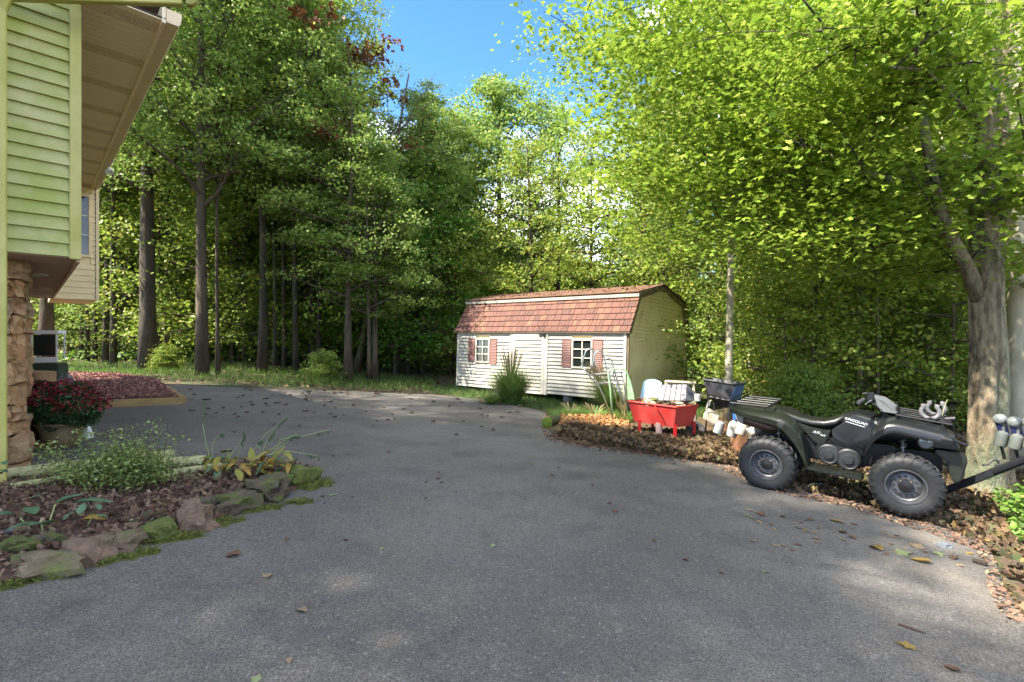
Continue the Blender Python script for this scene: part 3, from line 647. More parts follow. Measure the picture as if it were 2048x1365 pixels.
# ================================================================== trees
M_bk = mat('dark_bark', (.04, .03, .022), .95, (.09, .07, .048), 5, 7, 1, 24, stretch=(1, 1, .22), bdist=.05)
M_bk2 = mat('grey_brown_bark', (.13, .1, .068), .95, (.06, .045, .03), 4, 7, 1, 22, stretch=(1, 1, .25), bdist=.05)
M_bkp = mat('pale_smooth_bark', (.42, .38, .28), .85, (.3, .26, .18), 5, 6, .4, 20, stretch=(1, 1, .4), col3=(.25, .25, .14), scale3=3)
M_bkm = mat('maple_bark', (.3, .235, .15), .95, (.11, .08, .05), 12, 8, 1, 30, stretch=(1, 1, .35), col3=(.2, .24, .15), scale3=2, t3=(.5, .7), bdist=.06, thresh=(.42, .62))
def leafm(name, cols, tr=.4, rough=.5): return mat(name, cols[0], rough, island=cols, trans=tr, spec=.4)
M_lfA = leafm('leaves_deep_green', [(.13, .21, .04), (.19, .29, .06), (.25, .36, .08), (.15, .24, .065)], .45)
M_lfB = leafm('leaves_mid_green', [(.15, .24, .045), (.22, .33, .06), (.29, .4, .08), (.15, .25, .065), (.33, .35, .08)], .5)
M_lfC = leafm('leaves_yellow_green', [(.16, .25, .035), (.24, .34, .04), (.32, .39, .06), (.14, .23, .03), (.38, .34, .07)], .45)
M_lfM = leafm('maple_leaves', [(.14, .24, .03), (.23, .34, .035), (.32, .42, .05), (.17, .27, .03), (.38, .45, .08)], .45, .42)
M_lfR = leafm('russet_leaves', [(.2, .06, .03), (.25, .1, .04), (.12, .05, .03)], .3)
M_lfY = leafm('fresh_green_leaves', [(.06, .17, .02), (.1, .24, .03), (.13, .27, .03)], .45)
def limb(p, d, ln, n, r, droop=0, wob=.35):
    pts = [Vector(p)]; d = Vector(d).normalized()
    for i in range(n):
        d = (d+Vector((r.uniform(-wob, wob), r.uniform(-wob, wob), r.uniform(-wob, wob)*.6-droop))*.5).normalized(); pts.append(pts[-1]+d*ln/n)
    return pts
VAR = {}
def variant(key, Ht, c0, cr, nl, nleaf, smin, smax, seed, flat=.5, tilt=.6, power=.8, droop=0, clump=.55):
    """limb paths and a leaf cloud of a tree Ht tall with its crown from c0 up"""
    r = random.Random(seed); limbs = []; ends = []
    for i in range(nl):
        t = (i+.5)/nl; z = c0+(Ht-c0)*t*.93; a = i*2.4+r.uniform(-.4, .4)
        L_ = cr*(math.sin(math.pi*min(1, (.18+.82*t)**power))*.85+.25)*r.uniform(.7, 1.15); L_ = max(L_, .5)
        zz = z-L_*.35
        pts = limb((0, 0, max(c0*.8, zz)), (math.cos(a), math.sin(a), tilt), L_, 5, r, droop); limbs.append((pts, .03+.05*(1-t)*Ht/16))
        for j in range(2, 6): ends.append((pts[j], L_))
        for q in range(2):
            b = limb(pts[2+q], pts[3+q]-pts[2+q]+Vector((r.uniform(-1, 1), r.uniform(-1, 1), r.uniform(-.2, .6)))*L_*.2, L_*.5, 3, r, droop); limbs.append((b, .02)); ends += [(b[2], L_*.6), (b[3], L_*.6)]
    rr = np.random.RandomState(seed); C_ = np.array([tuple(e[0]) for e in ends]); sp = np.array([.16*e[1]+.2 for e in ends])
    idx = rr.randint(0, len(C_), nleaf//28); cc = C_[idx]+rr.normal(size=(len(idx), 3))*sp[idx][:, None]*np.array([1, 1, .7])
    ii = rr.randint(0, len(cc), nleaf); P = cc[ii]+rr.normal(size=(nleaf, 3))*clump*np.array([.55, .55, .22])
    P = P[P[:, 2] > .2]
    VAR[key] = (Ht, limbs, P, (smin, smax), seed, {}, c0)
def crown_me(key, m, shape='diamond'):
    Ht, limbs, P, (a, b), seed, d, c0 = VAR[key]
    if m.name not in d: d[m.name] = leafmesh('crown', P, a, b, m, shape, seed=seed, up=.35)
    return d[m.name]
variant('tallA', 20, 7.8, 3.6, 30, 15000, .1, .17, 1, clump=.42)
variant('tallB', 19, 8.5, 3.2, 26, 12000, .1, .17, 2, clump=.42)
variant('tallC', 17, 6.2, 3.6, 28, 14000, .1, .17, 3, clump=.42)
variant('mid', 11, 3.4, 2.4, 22, 8000, .09, .15, 4, tilt=.35, clump=.4)
variant('high', 12, 5.6, 2.6, 18, 13000, .1, .16, 14, tilt=.4)
variant('under', 6.5, .9, 1.9, 16, 4800, .08, .13, 5, tilt=.2, flat=.7, clump=.45)
variant('under2', 5, .6, 1.7, 14, 5000, .08, .13, 6, tilt=.25)
variant('bush', 2.2, .15, 1.1, 12, 8000, .08, .14, 7, tilt=.8, clump=.35)
variant('sparse', 9.5, 5.2, 2.6, 12, 1300, .13, .2, 8, tilt=.8, clump=.3)
variant('round', 16, 4.5, 3.8, 34, 24000, .14, .22, 9, power=1.1)
def tree(name, px, d, key, s, rad, label, bark=None, leaf=None, group=None, cat='tree', rz=None, lean=(0, 0), x=None, trunk_h=None):
    bark = bark or M_bk; rad = rad*.78; leaf = leaf or M_lfB; x = (px-1024)/1000*d if x is None else x
    t = thing(name, label, cat, (x, d, gh(x, d)-.05), rnd.uniform(0, 6.28) if rz is None else rz, group)
    Ht, limbs, P, _, seed, _, c0 = VAR[key]; t.scale = (s, s, s); r = random.Random(int(px*7+d*13)); n = 9; pts = []; th = trunk_h or Ht*.93
    for i in range(n):
        k = i/(n-1); pts.append(Vector((lean[0]*k+.12*math.sin(k*3+px)*k*Ht/12, lean[1]*k+.12*math.cos(k*4+px)*k*Ht/12, th*k)))
    b = MB().tube(pts, [rad/s*(1.35 if i == 0 else 1)*(1-.75*(i/(n-1))**1.1) for i in range(n)], 10, jit=.25, seed=px)
    for lp, lr in limbs: b.tube(lp, [lr*(1-.8*j/(len(lp)-1)) for j in range(len(lp))], 4, cap=False)
    b.build('trunk', bark, t, world=False, smooth=True, angle=0)
    inst('crown', crown_me(key, leaf), t); return t
# --- trees whose trunks stand out along the far end of the driveway, left to right
near = [
 (92, 13.5, 'tallC', .95, .2, 'broad grey trunk seen below the overhanging corner of the house', M_bk2, M_lfB),
 (163, 24, 'mid', 1.2, .1, 'thin dark trunk rising behind the red mulch bed', M_bk, M_lfB),
 (190, 23, 'mid', 1.1, .12, 'slim leaning dark trunk beside the thinner one over the mulch bed', M_bk, M_lfC),
 (211, 21, 'tallB', .8, .13, 'dark curved trunk closest to the right end of the mulch bed', M_bk, M_lfB),
 (297, 17.5, 'tallA', .93, .3, 'massive ivy darkened trunk just past the corner of the mulch bed', M_bk, M_lfB),
 (405, 16.5, 'tallC', 1.05, .22, 'tall straight brown trunk, the broadest right of the massive dark one', M_bk2, M_lfB),
 (436, 17, 'tallB', .8, .08, 'slender grey trunk hugging the broad brown trunk', M_bk2, M_lfB),
 (481, 23, 'tallB', .95, .12, 'slim dark trunk in shade between the brown trunk and a darker stouter one', M_bk, M_lfB),
 (525, 18.5, 'tallA', .9, .19, 'stout dark trunk with rough bark on the bright grass edge', M_bk, M_lfB),
 (592, 19, 'tallB', .86, .13, 'slightly tilted dark trunk left of the mossy low shrub', M_bk, M_lfB),
 (627, 24, 'mid', 1.3, .1, 'thin dark trunk above the low green shrub at the driveway edge', M_bk, M_lfB),
 (640, 25, 'tallC', 1.0, .16, 'dark trunk set back in shadow, left of the pale brown one', M_bk, M_lfB),
 (697, 17.2, 'mid', .95, .17, 'pale brown trunk flaring at its foot beside the asphalt', M_bk2, M_lfB),
 (738, 17.4, 'mid', .78, .09, 'thin left stem of a close pair of grey trunks', M_bk2, M_lfB),
 (749, 17.6, 'mid', .8, .14, 'thicker right stem of a close pair of grey trunks', M_bk2, M_lfB),
 (790, 20, 'under', 1.25, .07, 'reddish thin trunk under the fresh green sapling foliage', M_bk2, M_lfY),
 (816, 21, 'under', 1.5, .1, 'dark thin trunk of the fresh green young tree', M_bk, M_lfY),
 (852, 22, 'mid', 1.0, .16, 'dark ivy covered trunk left of the white shed', M_bk, M_lfB),
 (885, 25, 'mid', 1.05, .12, 'dim trunk right against the left corner of the white shed', M_bk, M_lfB),
]
for px, d, k, s, rad, lab, bk, lf in near: tree('forest_tree', px, d, k, s, rad, lab, bk, lf)
tree('forest_tree', 1000, 26, 'round', .98, .26, 'big round crowned tree standing tallest behind the shed against blue sky', M_bk, M_lfB)
tree('forest_tree', 868, 29, 'tallC', .92, .2, 'light green tree at the left shoulder of the tallest round tree', M_bk, M_lfC)
tree('forest_tree', 1115, 27, 'tallC', .85, .2, 'green tree at the right shoulder of the tallest round tree', M_bk, M_lfB)
tree('russet_tree', 712, 20, 'sparse', 1.42, .15, 'half bare tree with russet leaves leaning into the blue sky', M_bk2, M_lfR, rz=.4, lean=(1.6, 0))
tree('forest_tree', 1060, 19.5, 'mid', .92, .12, 'light leafed tree right behind the shed roof', M_bk, M_lfC)
tree('forest_tree', 1180, 21, 'mid', 1.0, .13, 'bright green tree behind the gable of the shed', M_bk, M_lfC)
tree('shrub', 905, 22.5, 'under', .8, .06, 'ochre tinted tree top showing over the left end of the shed roof', M_bk, leafm('ochre_leaves', [(.16, .14, .03), (.22, .17, .04), (.1, .11, .03)]))
tree('shrub', 645, 16.3, 'bush', .45, .03, 'low green shrub at the far edge of the asphalt', M_bk, M_lfB, cat='shrub')
tree('shrub', 335, 17.5, 'bush', .4, .03, 'small ferny shrub at the foot of the massive dark trunk', M_bk, M_lfC, cat='shrub')
for i in range(46):
    px = 130+rnd.random()*800; tree('slim_tree', px, rnd.uniform(19.5, 34), rnd.choice(['tallB', 'high', 'tallB']), rnd.uniform(.85, 1.0) if px < 640 else .68, rnd.uniform(.07, .13), 'slim straight trunk in the loose rows of trees left of the shed', rnd.choice([M_bk, M_bk2]), rnd.choice([M_lfB, M_lfC]), 'slim trunks left of the shed')
# --- right side: trunks behind the clutter and the quad bike
right = [
 (1521, 14, 'under2', 1.0, .09, 'brown trunk behind the black hopper, left of the reddish one', M_bk2, M_lfC),
 (1603, 16, 'mid', .9, .13, 'reddish brown trunk above the rear rack of the quad bike', M_bk2, M_lfC),
 (1722, 15, 'mid', .9, .12, 'pale brown trunk rising behind the seat of the quad bike', M_bkp, M_lfC),
 (1783, 16, 'under', 1.1, .08, 'leaning thin trunk behind the handlebars of the quad bike', M_bk2, M_lfB),
 (1648, 19, 'tallC', .75, .14, 'dark trunk deep in the bright understory', M_bk, M_lfB),
 (1862, 14, 'mid', .95, .14, 'mottled trunk left of the big foreground trunk', M_bkp, M_lfC),
]
for px, d, k, s, rad, lab, bk, lf in right: tree('forest_tree', px, d, k, s, rad, lab, bk, lf)
tree('pale_trunk_tree', 2038, 7.6, 'mid', .95, .17, 'smooth pale trunk half hidden behind the big foreground trunk', M_bkp, M_lfC)
tree('pole_tree', 1456, 11.5, 'high', .95, .115, 'straight pale trunk like a pole behind the black hopper', M_bkp, M_lfC, lean=(-.35, 0))
for i, (px, d, rad) in enumerate([(1500, 17, .07), (1560, 20, .1), (1630, 13, .05), (1680, 18, .12), (1755, 12, .05), (1800, 20, .13), (1830, 15, .06), (1890, 18, .1), (1570, 24, .12), (1710, 23, .12)]):
    tree('slim_tree', px, d, 'high', rnd.uniform(.9, 1.15), rad, 'slim trunk in the sunny woods behind the quad bike', [M_bkp, M_bk2, M_bk][i % 3], M_lfC, 'slim trunks behind the quad bike')
# --- understory on the right and low saplings
rs = random.Random(21)
for i in range(26):
    d = rs.uniform(11.5, 28); px = rs.uniform(1400, 2080)
    if abs((px-1024)/1000*d-5.5) < 2.5 and d < 18.5 and px < 1480: continue
    tree('sapling', px, d, rs.choice(['under', 'under2', 'under']), rs.uniform(.75, 1.25), rs.uniform(.03, .06), 'thin sapling with yellow green leaves in the sunny understory behind the quad bike', M_bk2, rs.choice([M_lfC, M_lfC, M_lfB]), 'saplings of the sunny understory', cat='sapling')
for i in range(3):
    d = rs.uniform(10, 13); px = rs.uniform(1560, 2080)
    tree('shrub', px, d, 'bush', rs.uniform(.6, .9), .02, 'leafy shrub growing low behind the quad bike', M_bk2, rs.choice([M_lfC, M_lfB]), 'shrubs behind the quad bike', cat='shrub')
for i in range(64):
    d = rs.uniform(21, 38); px = rs.uniform(40, 1000)
    tree('sapling', px, d, rs.choice(['under', 'under2', 'mid']), rs.uniform(.8, 1.2), rs.uniform(.04, .09), 'thin shaded sapling between the dark trunks at the end of the driveway', M_bk, rs.choice([M_lfB, M_lfC, M_lfC]), 'saplings among the dark trunks', cat='sapling')
for i in range(38):
    tree('understory_tree', rs.uniform(110, 900), rs.uniform(24.5, 37), 'mid', rs.uniform(.75, 1.05), rs.uniform(.06, .1), 'light green understory tree filling the gaps between the trunks', M_bk2, M_lfC, 'understory trees between the trunks')
for i in range(6):
    tree('understory_tree', rs.uniform(330, 860), rs.uniform(20, 22), 'under', rs.uniform(1.2, 1.7), rs.uniform(.03, .06), 'wispy young tree veiling the trunks at the edge of the grass', M_bk2, M_lfC, 'wispy young trees at the edge of the woods')
# --- deep forest
def top_ok(px, d, h, r_):
    lo, hi = px-r_*1000/d, px+r_*1000/d; t = 667-(h-1.5)*1000/d
    for a, b, y in ((700, 745, 120), (735, 850, 215), (850, 905, 190), (905, 1075, 150), (1060, 1165, 215)):
        if hi > a and lo < b and t < y: return False
    return True
n = 0; tries = 0
while n < 30 and tries < 3000:
    tries += 1
    d = rs.uniform(21, 46); px = rs.uniform(-150, 2200) if n % 3 else rs.uniform(60, 760)
    k = rs.choice(['tallA', 'tallB', 'tallC', 'round', 'mid']); s = rs.uniform(.75, 1.1)
    x = (px-1024)/1000*d
    if abs(x-.9) < 4.5 and d < 22: continue
    if not top_ok(px, d, VAR[k][0]*s, 3): continue
    tree('forest_tree', px, d, k, s, rs.uniform(.12, .26), 'tall leafy tree in the crowded woods beyond the first row of trunks', M_bk, rs.choice([M_lfB, M_lfB, M_lfC] if px < 1100 else [M_lfB, M_lfC, M_lfC]), 'trees deep in the woods'); n += 1
# a ring of woods further out
for i in range(46):
    d = rs.uniform(46, 70); px = rs.uniform(-100, 2150)
    if not top_ok(px, d, 13, 3): s = .62
    else: s = .9
    k = rs.choice(['tallC', 'round', 'mid'])
    if k == 'mid': s *= 1.3
    tree('forest_tree', px, d, k, s, .2, 'distant tree at the back of the woods, blurred among its neighbours', M_bk, rs.choice([M_lfB, M_lfC]), 'distant trees at the back of the woods')
variant('low', 9, .3, 3.2, 26, 12000, .2, .34, 17, tilt=.25)
for i in range(70):
    d = rs.uniform(36, 60); px = -150+2350*i/70+rs.uniform(-20, 20)
    tree('forest_tree', px, d, 'low', rs.uniform(.8, 1.15), .12, 'low leafy tree closing the view at the back of the woods', M_bk, rs.choice([M_lfB, M_lfC, M_lfC]), 'low trees at the back of the woods')
for i in range(26):
    d = rs.uniform(9, 26); px = rs.choice([rs.uniform(2260, 3400), rs.uniform(-1100, -250)]) if d > 14 else rs.uniform(2300, 3400)
    tree('forest_tree', px, d, rs.choice(['low', 'high', 'mid']), rs.uniform(.8, 1.1), .1, 'tree of the surrounding woods beyond the border of the picture', M_bk2, M_lfB, 'surrounding trees beyond the border of the picture')
# trees on this side of the house, out of the picture, whose shade falls on the driveway
for x, y, k, s in ((-7.6, -1.6, 'tallC', .85), (-4.2, -2.4, 'tallC', .72), (-11.5, -.5, 'tallA', .98), (-13.5, 3.2, 'tallA', 1.05), (-11, 1.6, 'round', 1.12), (-13.5, 7, 'tallA', 1.1), (-9.5, -4.5, 'tallB', .95),):
    tree('yard_tree', 0, y, k, s, .22, 'tall yard tree shading the driveway from behind the viewer', M_bk2, M_lfB, 'yard trees shading the driveway', x=x)

# --- the big foreground tree on the right
bt = thing('maple_tree', 'big foreground maple with rough dappled trunk and bright spreading leaves', 'tree', G(1978, 985))
def pp(*q): return [Z(a, b, c) for a, b, c in q]
tk = MB(); base = G(1978, 985)
tk.ridged([base+Vector((.02, 0, -.15)), base+Vector((.0, 0, .1))]+pp((1976, 860, 6.0), (1978, 700, 6.0), (1974, 600, 6.0), (1972, 500, 6.0), (1968, 400, 6.0), (1974, 250, 5.95), (1985, 100, 5.9), (1990, -100, 5.9)), [.28, .21, .175, .165, .16, .16, .13, .11, .09, .07], 48, seed=3, rows=90)
tk = tk.build('trunk', M_bkm, bt, smooth=True, angle=0)
def branch(q, r0, r1, nm='branch'):
    P = pp(*q); n = len(P); return MB().tube(P, [r0+(r1-r0)*i/(n-1) for i in range(n)], 9, jit=.2, seed=q[0][0]).build(nm, M_bkm, bt, smooth=True, angle=0)
BR = [
 ([(1960, 600, 6), (1935, 535, 5.95), (1905, 480, 5.9), (1885, 430, 5.9), (1866, 360, 5.9), (1850, 270, 5.85), (1838, 180, 5.8), (1828, 80, 5.8), (1815, -30, 5.7)], .08, .04),
 ([(1985, 560, 6.1), (2003, 480, 6.2), (2010, 380, 6.3), (2004, 280, 6.3), (2012, 140, 6.3), (2020, -20, 6.3)], .08, .05),
 ([(1893, 465, 5.95), (1850, 466, 6.0), (1790, 480, 6.2), (1740, 487, 6.4), (1690, 494, 6.6), (1645, 484, 6.9), (1590, 462, 7.3), (1530, 440, 7.6)], .045, .012),
 ([(1868, 370, 5.9), (1820, 362, 6), (1760, 354, 6.1), (1700, 335, 6.4), (1650, 305, 6.7), (1605, 280, 7.0), (1540, 255, 7.4), (1470, 250, 7.8)], .04, .01),
 ([(1835, 160, 5.8), (1800, 120, 5.5), (1740, 95, 5.3), (1700, 85, 5.2), (1640, 60, 5.1)], .03, .01),
 ([(1940, 130, 5.9), (1900, 110, 5.6), (1860, 95, 5.4), (1830, 60, 5.2), (1800, 25, 5.0)], .035, .012),
 ([(1960, 240, 5.9), (1900, 190, 5.5), (1850, 140, 5.2), (1780, 135, 4.9)], .03, .01),
 ([(1760, 350, 6.1), (1690, 380, 6.6), (1640, 370, 7.0), (1580, 385, 7.5), (1500, 360, 8.2), (1420, 350, 8.8)], .025, .008),
 ([(1600, 215, 7.4), (1500, 185, 7.8), (1420, 165, 8.0), (1340, 115, 8.3), (1300, 100, 8.5), (1220, 90, 8.7), (1140, 90, 9)], .03, .006),
 ([(1530, 440, 7.6), (1440, 430, 8.2), (1380, 390, 8.6), (1330, 360, 9), (1260, 330, 9.3)], .02, .006),
 ([(1935, 540, 6), (1900, 545, 6.6), (1840, 525, 7.4), (1780, 515, 8.2), (1700, 520, 9)], .035, .01),
 ([(1985, 430, 6), (2020, 400, 5.7), (2060, 360, 5.4), (2120, 300, 5.0)], .05, .03),
 ([(1838, 200, 5.8), (1790, 220, 6.3), (1720, 240, 6.8), (1660, 215, 7.2), (1600, 215, 7.4)], .035, .02),
 ([(2008, 350, 6.3), (2030, 330, 6.1), (2075, 280, 5.8)], .04, .03),
]
for q, a, b in BR: branch(q, a, b)
r = random.Random(4); tw = MB()
cen = []
for q, a, b in BR[2:]:
    P = pp(*q)
    for i in range(len(P)-1):
        for _ in range(4):
            p = P[i].lerp(P[i+1], r.random()); e = p+Vector((r.uniform(-.9, .6), r.uniform(-.7, .9), r.uniform(-.4, .8)))
            tw.tube([p, p.lerp(e, .5)+Vector((0, 0, .06)), e], [.014, .01, .004], 5, cap=False); cen += [p, p.lerp(e, .5), e, e]
# foliage masses of the canopy: sprays in space, bounded like the real crown
def edge_left(py): return np.interp(py, [-200, 0, 60, 110, 200, 280, 380, 460, 540, 600], [1130, 1145, 1120, 1150, 1165, 1170, 1150, 1190, 1230, 1400])
k = 0
while k < 1120:
    py = r.uniform(-260, 590); px = r.uniform(1110, 2200); d = r.uniform(4.6, 10.8)
    if px < edge_left(py)+r.uniform(0, 60): continue
    if px < 1500 and d < 6.5: continue
    if py > 500 and r.random() < .55: continue
    if px > 1500 and py > 400 and r.random() < .72: continue
    if 1860 < px < 2060 and py > 120 and d < 6.6: continue
    if d < 6.1 and r.random() < .93: continue
    if px > 1650 and r.random() < .5: continue
    cen.append(Z(px, py, d)); k += 1
for q in ((1085, 90, 8.8), (1090, 98, 8.8), (1110, 108, 8.8), (1125, 120, 8.9), (1100, 75, 8.9), (1140, 125, 9), (1150, 60, 9), (1130, 85, 8.9), (1158, 140, 9)): cen.append(Z(*q))
for _ in range(420):
    c = cen[r.randrange(len(cen))]; e = c+Vector((r.uniform(-.8, .5), r.uniform(-.5, .5), r.uniform(-.25, .35))); tw.tube([c, e], [.008, .003], 4, cap=False)
tw.build('twigs', M_bk, bt)['kind'] = 'stuff'
C_ = np.array([tuple(c) for c in cen]); rr = np.random.RandomState(3); N = 64000
ii = rr.randint(0, len(C_), N); P = C_[ii]+rr.normal(size=(N, 3))*np.array([.36, .36, .075])
P = P[np.hypot(P[:, 0], P[:, 1]) > 3.2]
dd = np.linalg.norm(P, axis=1); vis = (P[:, 1] > .5) & (np.abs(P[:, 0]) < 1.0*P[:, 1]) & (P[:, 2] < .66*P[:, 1])
order = np.argsort(np.where(vis, dd, 99)); near_ = order[:300]; keep = np.ones(len(P), bool); keep[near_] = False
me = leafmesh('crown', P[keep]-np.array(bt.location), .045, .1, M_lfM, 'maple', up=.9, seed=9)
inst('crown', me, bt)['kind'] = 'stuff'
T_, F_ = LEAF['maple']; lp_ = []
for k in range(6):
    q = T_.copy(); q[:, 2] += .1*np.sin(q[:, 1]*3+k)*(k % 3)*.5; q[:, 1] -= .35; m_ = MB().add(q.tolist(), F_).build('leaf', leafm('leaf_tone_%s' % 'abcdef'[k], [[(.14, .24, .03), (.2, .31, .035), (.28, .38, .05), (.16, .27, .03), (.34, .42, .07), (.24, .35, .04)][k]]*2, .45)); lp_.append(m_.data); bpy.data.objects.remove(m_)
for k, i in enumerate(near_):
    s_ = r.uniform(.045, .08); inst('leaf', lp_[k % 6], bt, Vector(P[i])-bt.location, (r.uniform(-.9, .9), r.uniform(-.9, .9), r.uniform(0, 6.28)), (s_, s_, s_))
# low screen of twiggy boughs at the wood's edge right
for q, lab in (((1250, 640, 17.5), 'leafy bough filling the gap right behind the shed gable'),):
    pass
tree('forest_tree', 1462, 19, 'mid', .95, .09, 'bright green tree seen just right of the shed, beside the pole like trunk', M_bk2, M_lfC)
tree('forest_tree', 1290, 20, 'mid', 1.15, .11, 'yellow green tree directly behind the shed ridge', M_bk2, M_lfC)
tree('forest_tree', 1420, 18, 'mid', 1.1, .1, 'yellow green tree between the shed and the pole like trunk', M_bk2, M_lfC)
# ================================================================== foreground bed
bedp = smooth_line(plan([(-60, 1190), (60, 1160), (170, 1130), (270, 1095), (370, 1066), (440, 1040), (500, 1016), (560, 992), (612, 972), (640, 955), (600, 938), (560, 928), (440, 934), (345, 938), (180, 950), (10, 974), (-60, 980), (-160, 1060)]), 3, .02)
o = gsheet('planting_bed', bedp, M_soil, .03, .15, mound=lambda x, y: .03+.025*noise.noise(Vector((x*5, y*5, 2)))); tag(o, 'mulched planting bed bordered by rocks and log edging', kind='structure')
pts = scatter(bedp, 5200, (.05, .09), 30); stuff('bark_mulch', leafmesh('bark_mulch', pts, .02, .055, M_bark, 'chip', flat=.35, seed=31), 'brown and maroon bark mulch over the rock edged bed', 'mulch')
pts = scatter(bedp, 260, (.07, .11), 32); stuff('dry_leaves', leafmesh('dry_leaves', pts, .035, .09, M_litter, 'maple', flat=.5, seed=33), 'dry leaves lying over the bark mulch of the bed', 'leaf litter')
M_rk = mat('mossy_rock', (.13, .09, .06), .95, (.06, .05, .035), 9, 7, 1, 30, col3=(.09, .11, .02), scale3=8, t3=(.48, .6), bdist=.03)
M_rkp = mat('pink_brown_rock', (.26, .165, .11), .95, (.13, .09, .06), 9, 7, 1, 30, col3=(.12, .09, .06), scale3=4, t3=(.55, .7), bdist=.03)
M_rkt = mat('tan_rock', (.24, .18, .11), .95, (.12, .09, .055), 8, 7, 1, 30, col3=(.14, .17, .04), scale3=4, t3=(.52, .66), bdist=.03)
M_rkg = mat('green_mossed_rock', (.08, .1, .02), .95, (.13, .15, .03), 14, 7, 1, 60, col3=(.1, .075, .05), scale3=4, t3=(.58, .72), bdist=.02)
rocks = [  # px, py of the foot, width px, height px, material, label
 (383, 1062, 62, 62, M_rkp, 'pinkish brown upright rock, the largest at the middle of the bed edge'),
 (455, 1030, 100, 44, M_rk, 'long mossy rock lying right of the pinkish upright rock'),
 (531, 1000, 76, 56, M_rk, 'dark flat topped rock below the wilted hosta'),
 (560, 942, 44, 26, M_rkt, 'small brown rock behind the tip of the bed'),
 (594, 972, 60, 44, M_rkg, 'bright moss covered rock at the tip of the bed'),
 (314, 1080, 62, 42, M_rkg, 'round mossy stone left of the pinkish upright rock'),
 (208, 1108, 92, 36, M_rkt, 'tan rock with a mossy edge in front of the bark mulch'),
 (235, 1112, 50, 22, M_rkp, 'low orange pink stone under the tan rock'),
 (152, 1132, 76, 58, M_rkp, 'pink angular rock at the lower left of the bed edge'),
 (80, 1112, 56, 44, M_rk, 'pointed grey brown rock behind the long border rock'),
 (58, 1160, 142, 50, M_rkt, 'long tan border rock in the lower left corner'),
 (16, 1122, 66, 44, M_rkg, 'dark mossed rock cut by the left border'),
 (14, 1082, 40, 26, mat('bluegrey_rock', (.16, .18, .2), .9, (.1, .11, .12), 9, 6, .8, 30), 'small blue grey stone above the mossed corner rock'),
]
for i, (px, py, wp, hp, m, lab) in enumerate(rocks):
    p = G(px, py); d = p.y; wx = wp*d/1000; hz = hp*d/1000*.95
    o = blob('rock', m, (wx*.55, wx*.42 if wp < 90 else wx*.25, hz*.75), i*5+3, rough=.62, freq=1.3); o.location = p+Vector((0, wx*.2, hz*.3)); o.rotation_euler = (0, 0, rnd.uniform(-.3, .3)+(.35 if wp > 90 else 0)); tag(o, lab, 'rock', 'rocks edging the planting bed')
# moss patches (low cushions)
for i, (px, py, a, b) in enumerate([(222, 1118, .24, .09), (345, 1080, .2, .06), (437, 1048, .15, .08), (520, 1020, .17, .06), (622, 972, .2, .12), (600, 1006, .13, .05), (20, 1172, .12, .05), (116, 1156, .06, .03)]):
    p = G(px, py); pl = []
    for k in range(30):
        t = k/30*6.283; q = 1+.7*noise.noise(Vector((math.cos(t)*2.4, math.sin(t)*2.4, i*3.3)))
        dx, dy = a*q*math.cos(t), b*q*math.sin(t); c, s_ = math.cos(.55), math.sin(.55); pl.append((p.x+dx*c-dy*s_, p.y+dx*s_+dy*c))
    o = gsheet('moss', pl, M_moss, .004, .05, mound=lambda x, y, a=a, i=i: (.03 if i == 4 else .012)+.008*noise.noise(Vector((x*22, y*22, 0))), skirt=.02)
    tag(o, 'yellow green moss creeping from the rock border onto the asphalt', 'moss', kind='stuff')
    pts = scatter(pl, int(26000*a*b*3.14)+150, (.01, .035 if i != 4 else .06), 50+i)
    m_ = stuff('moss_tuft', leafmesh('moss_tuft', pts-np.array([0, 0, 0]), .008, .02, M_mossb, 'diamond', seed=i), None, None, o)
# log edging
M_log = mat('weathered_log', (.5, .46, .24), .9, (.34, .3, .14), 4, 6, .5, 30, stretch=(1, 1, 1), col3=(.24, .22, .1), scale3=9)
def log(a, b, r_, label, dz=0):
    a = a+Vector((0, 0, dz)); b = b+Vector((0, 0, dz)); o = MB().tube([a, a.lerp(b, .02), a.lerp(b, .5), a.lerp(b, .98), b], [r_*.9, r_, r_*1.03, r_, r_*.9], 14, jit=.08).build('log', M_log, smooth=True, angle=50); return tag(o, label, 'log', 'log edging along the back of the bed')
log(G(13, 972), G(347, 928)+Vector((0, 0, 0)), .058, 'longest round edging log running from the downspout behind the shrub', .1)
log(G(20, 990), G(190, 962), .04, 'lower edging log in front of the downspout, half sunk in mulch', .06)
log(G(200, 958)+Vector((0, .0, 0)), G(412, 940), .056, 'round edging log ending right of the shrub', .1)
log(G(345, 962), G(443, 948), .042, 'short lower edging log beside the wilted hosta', .075)
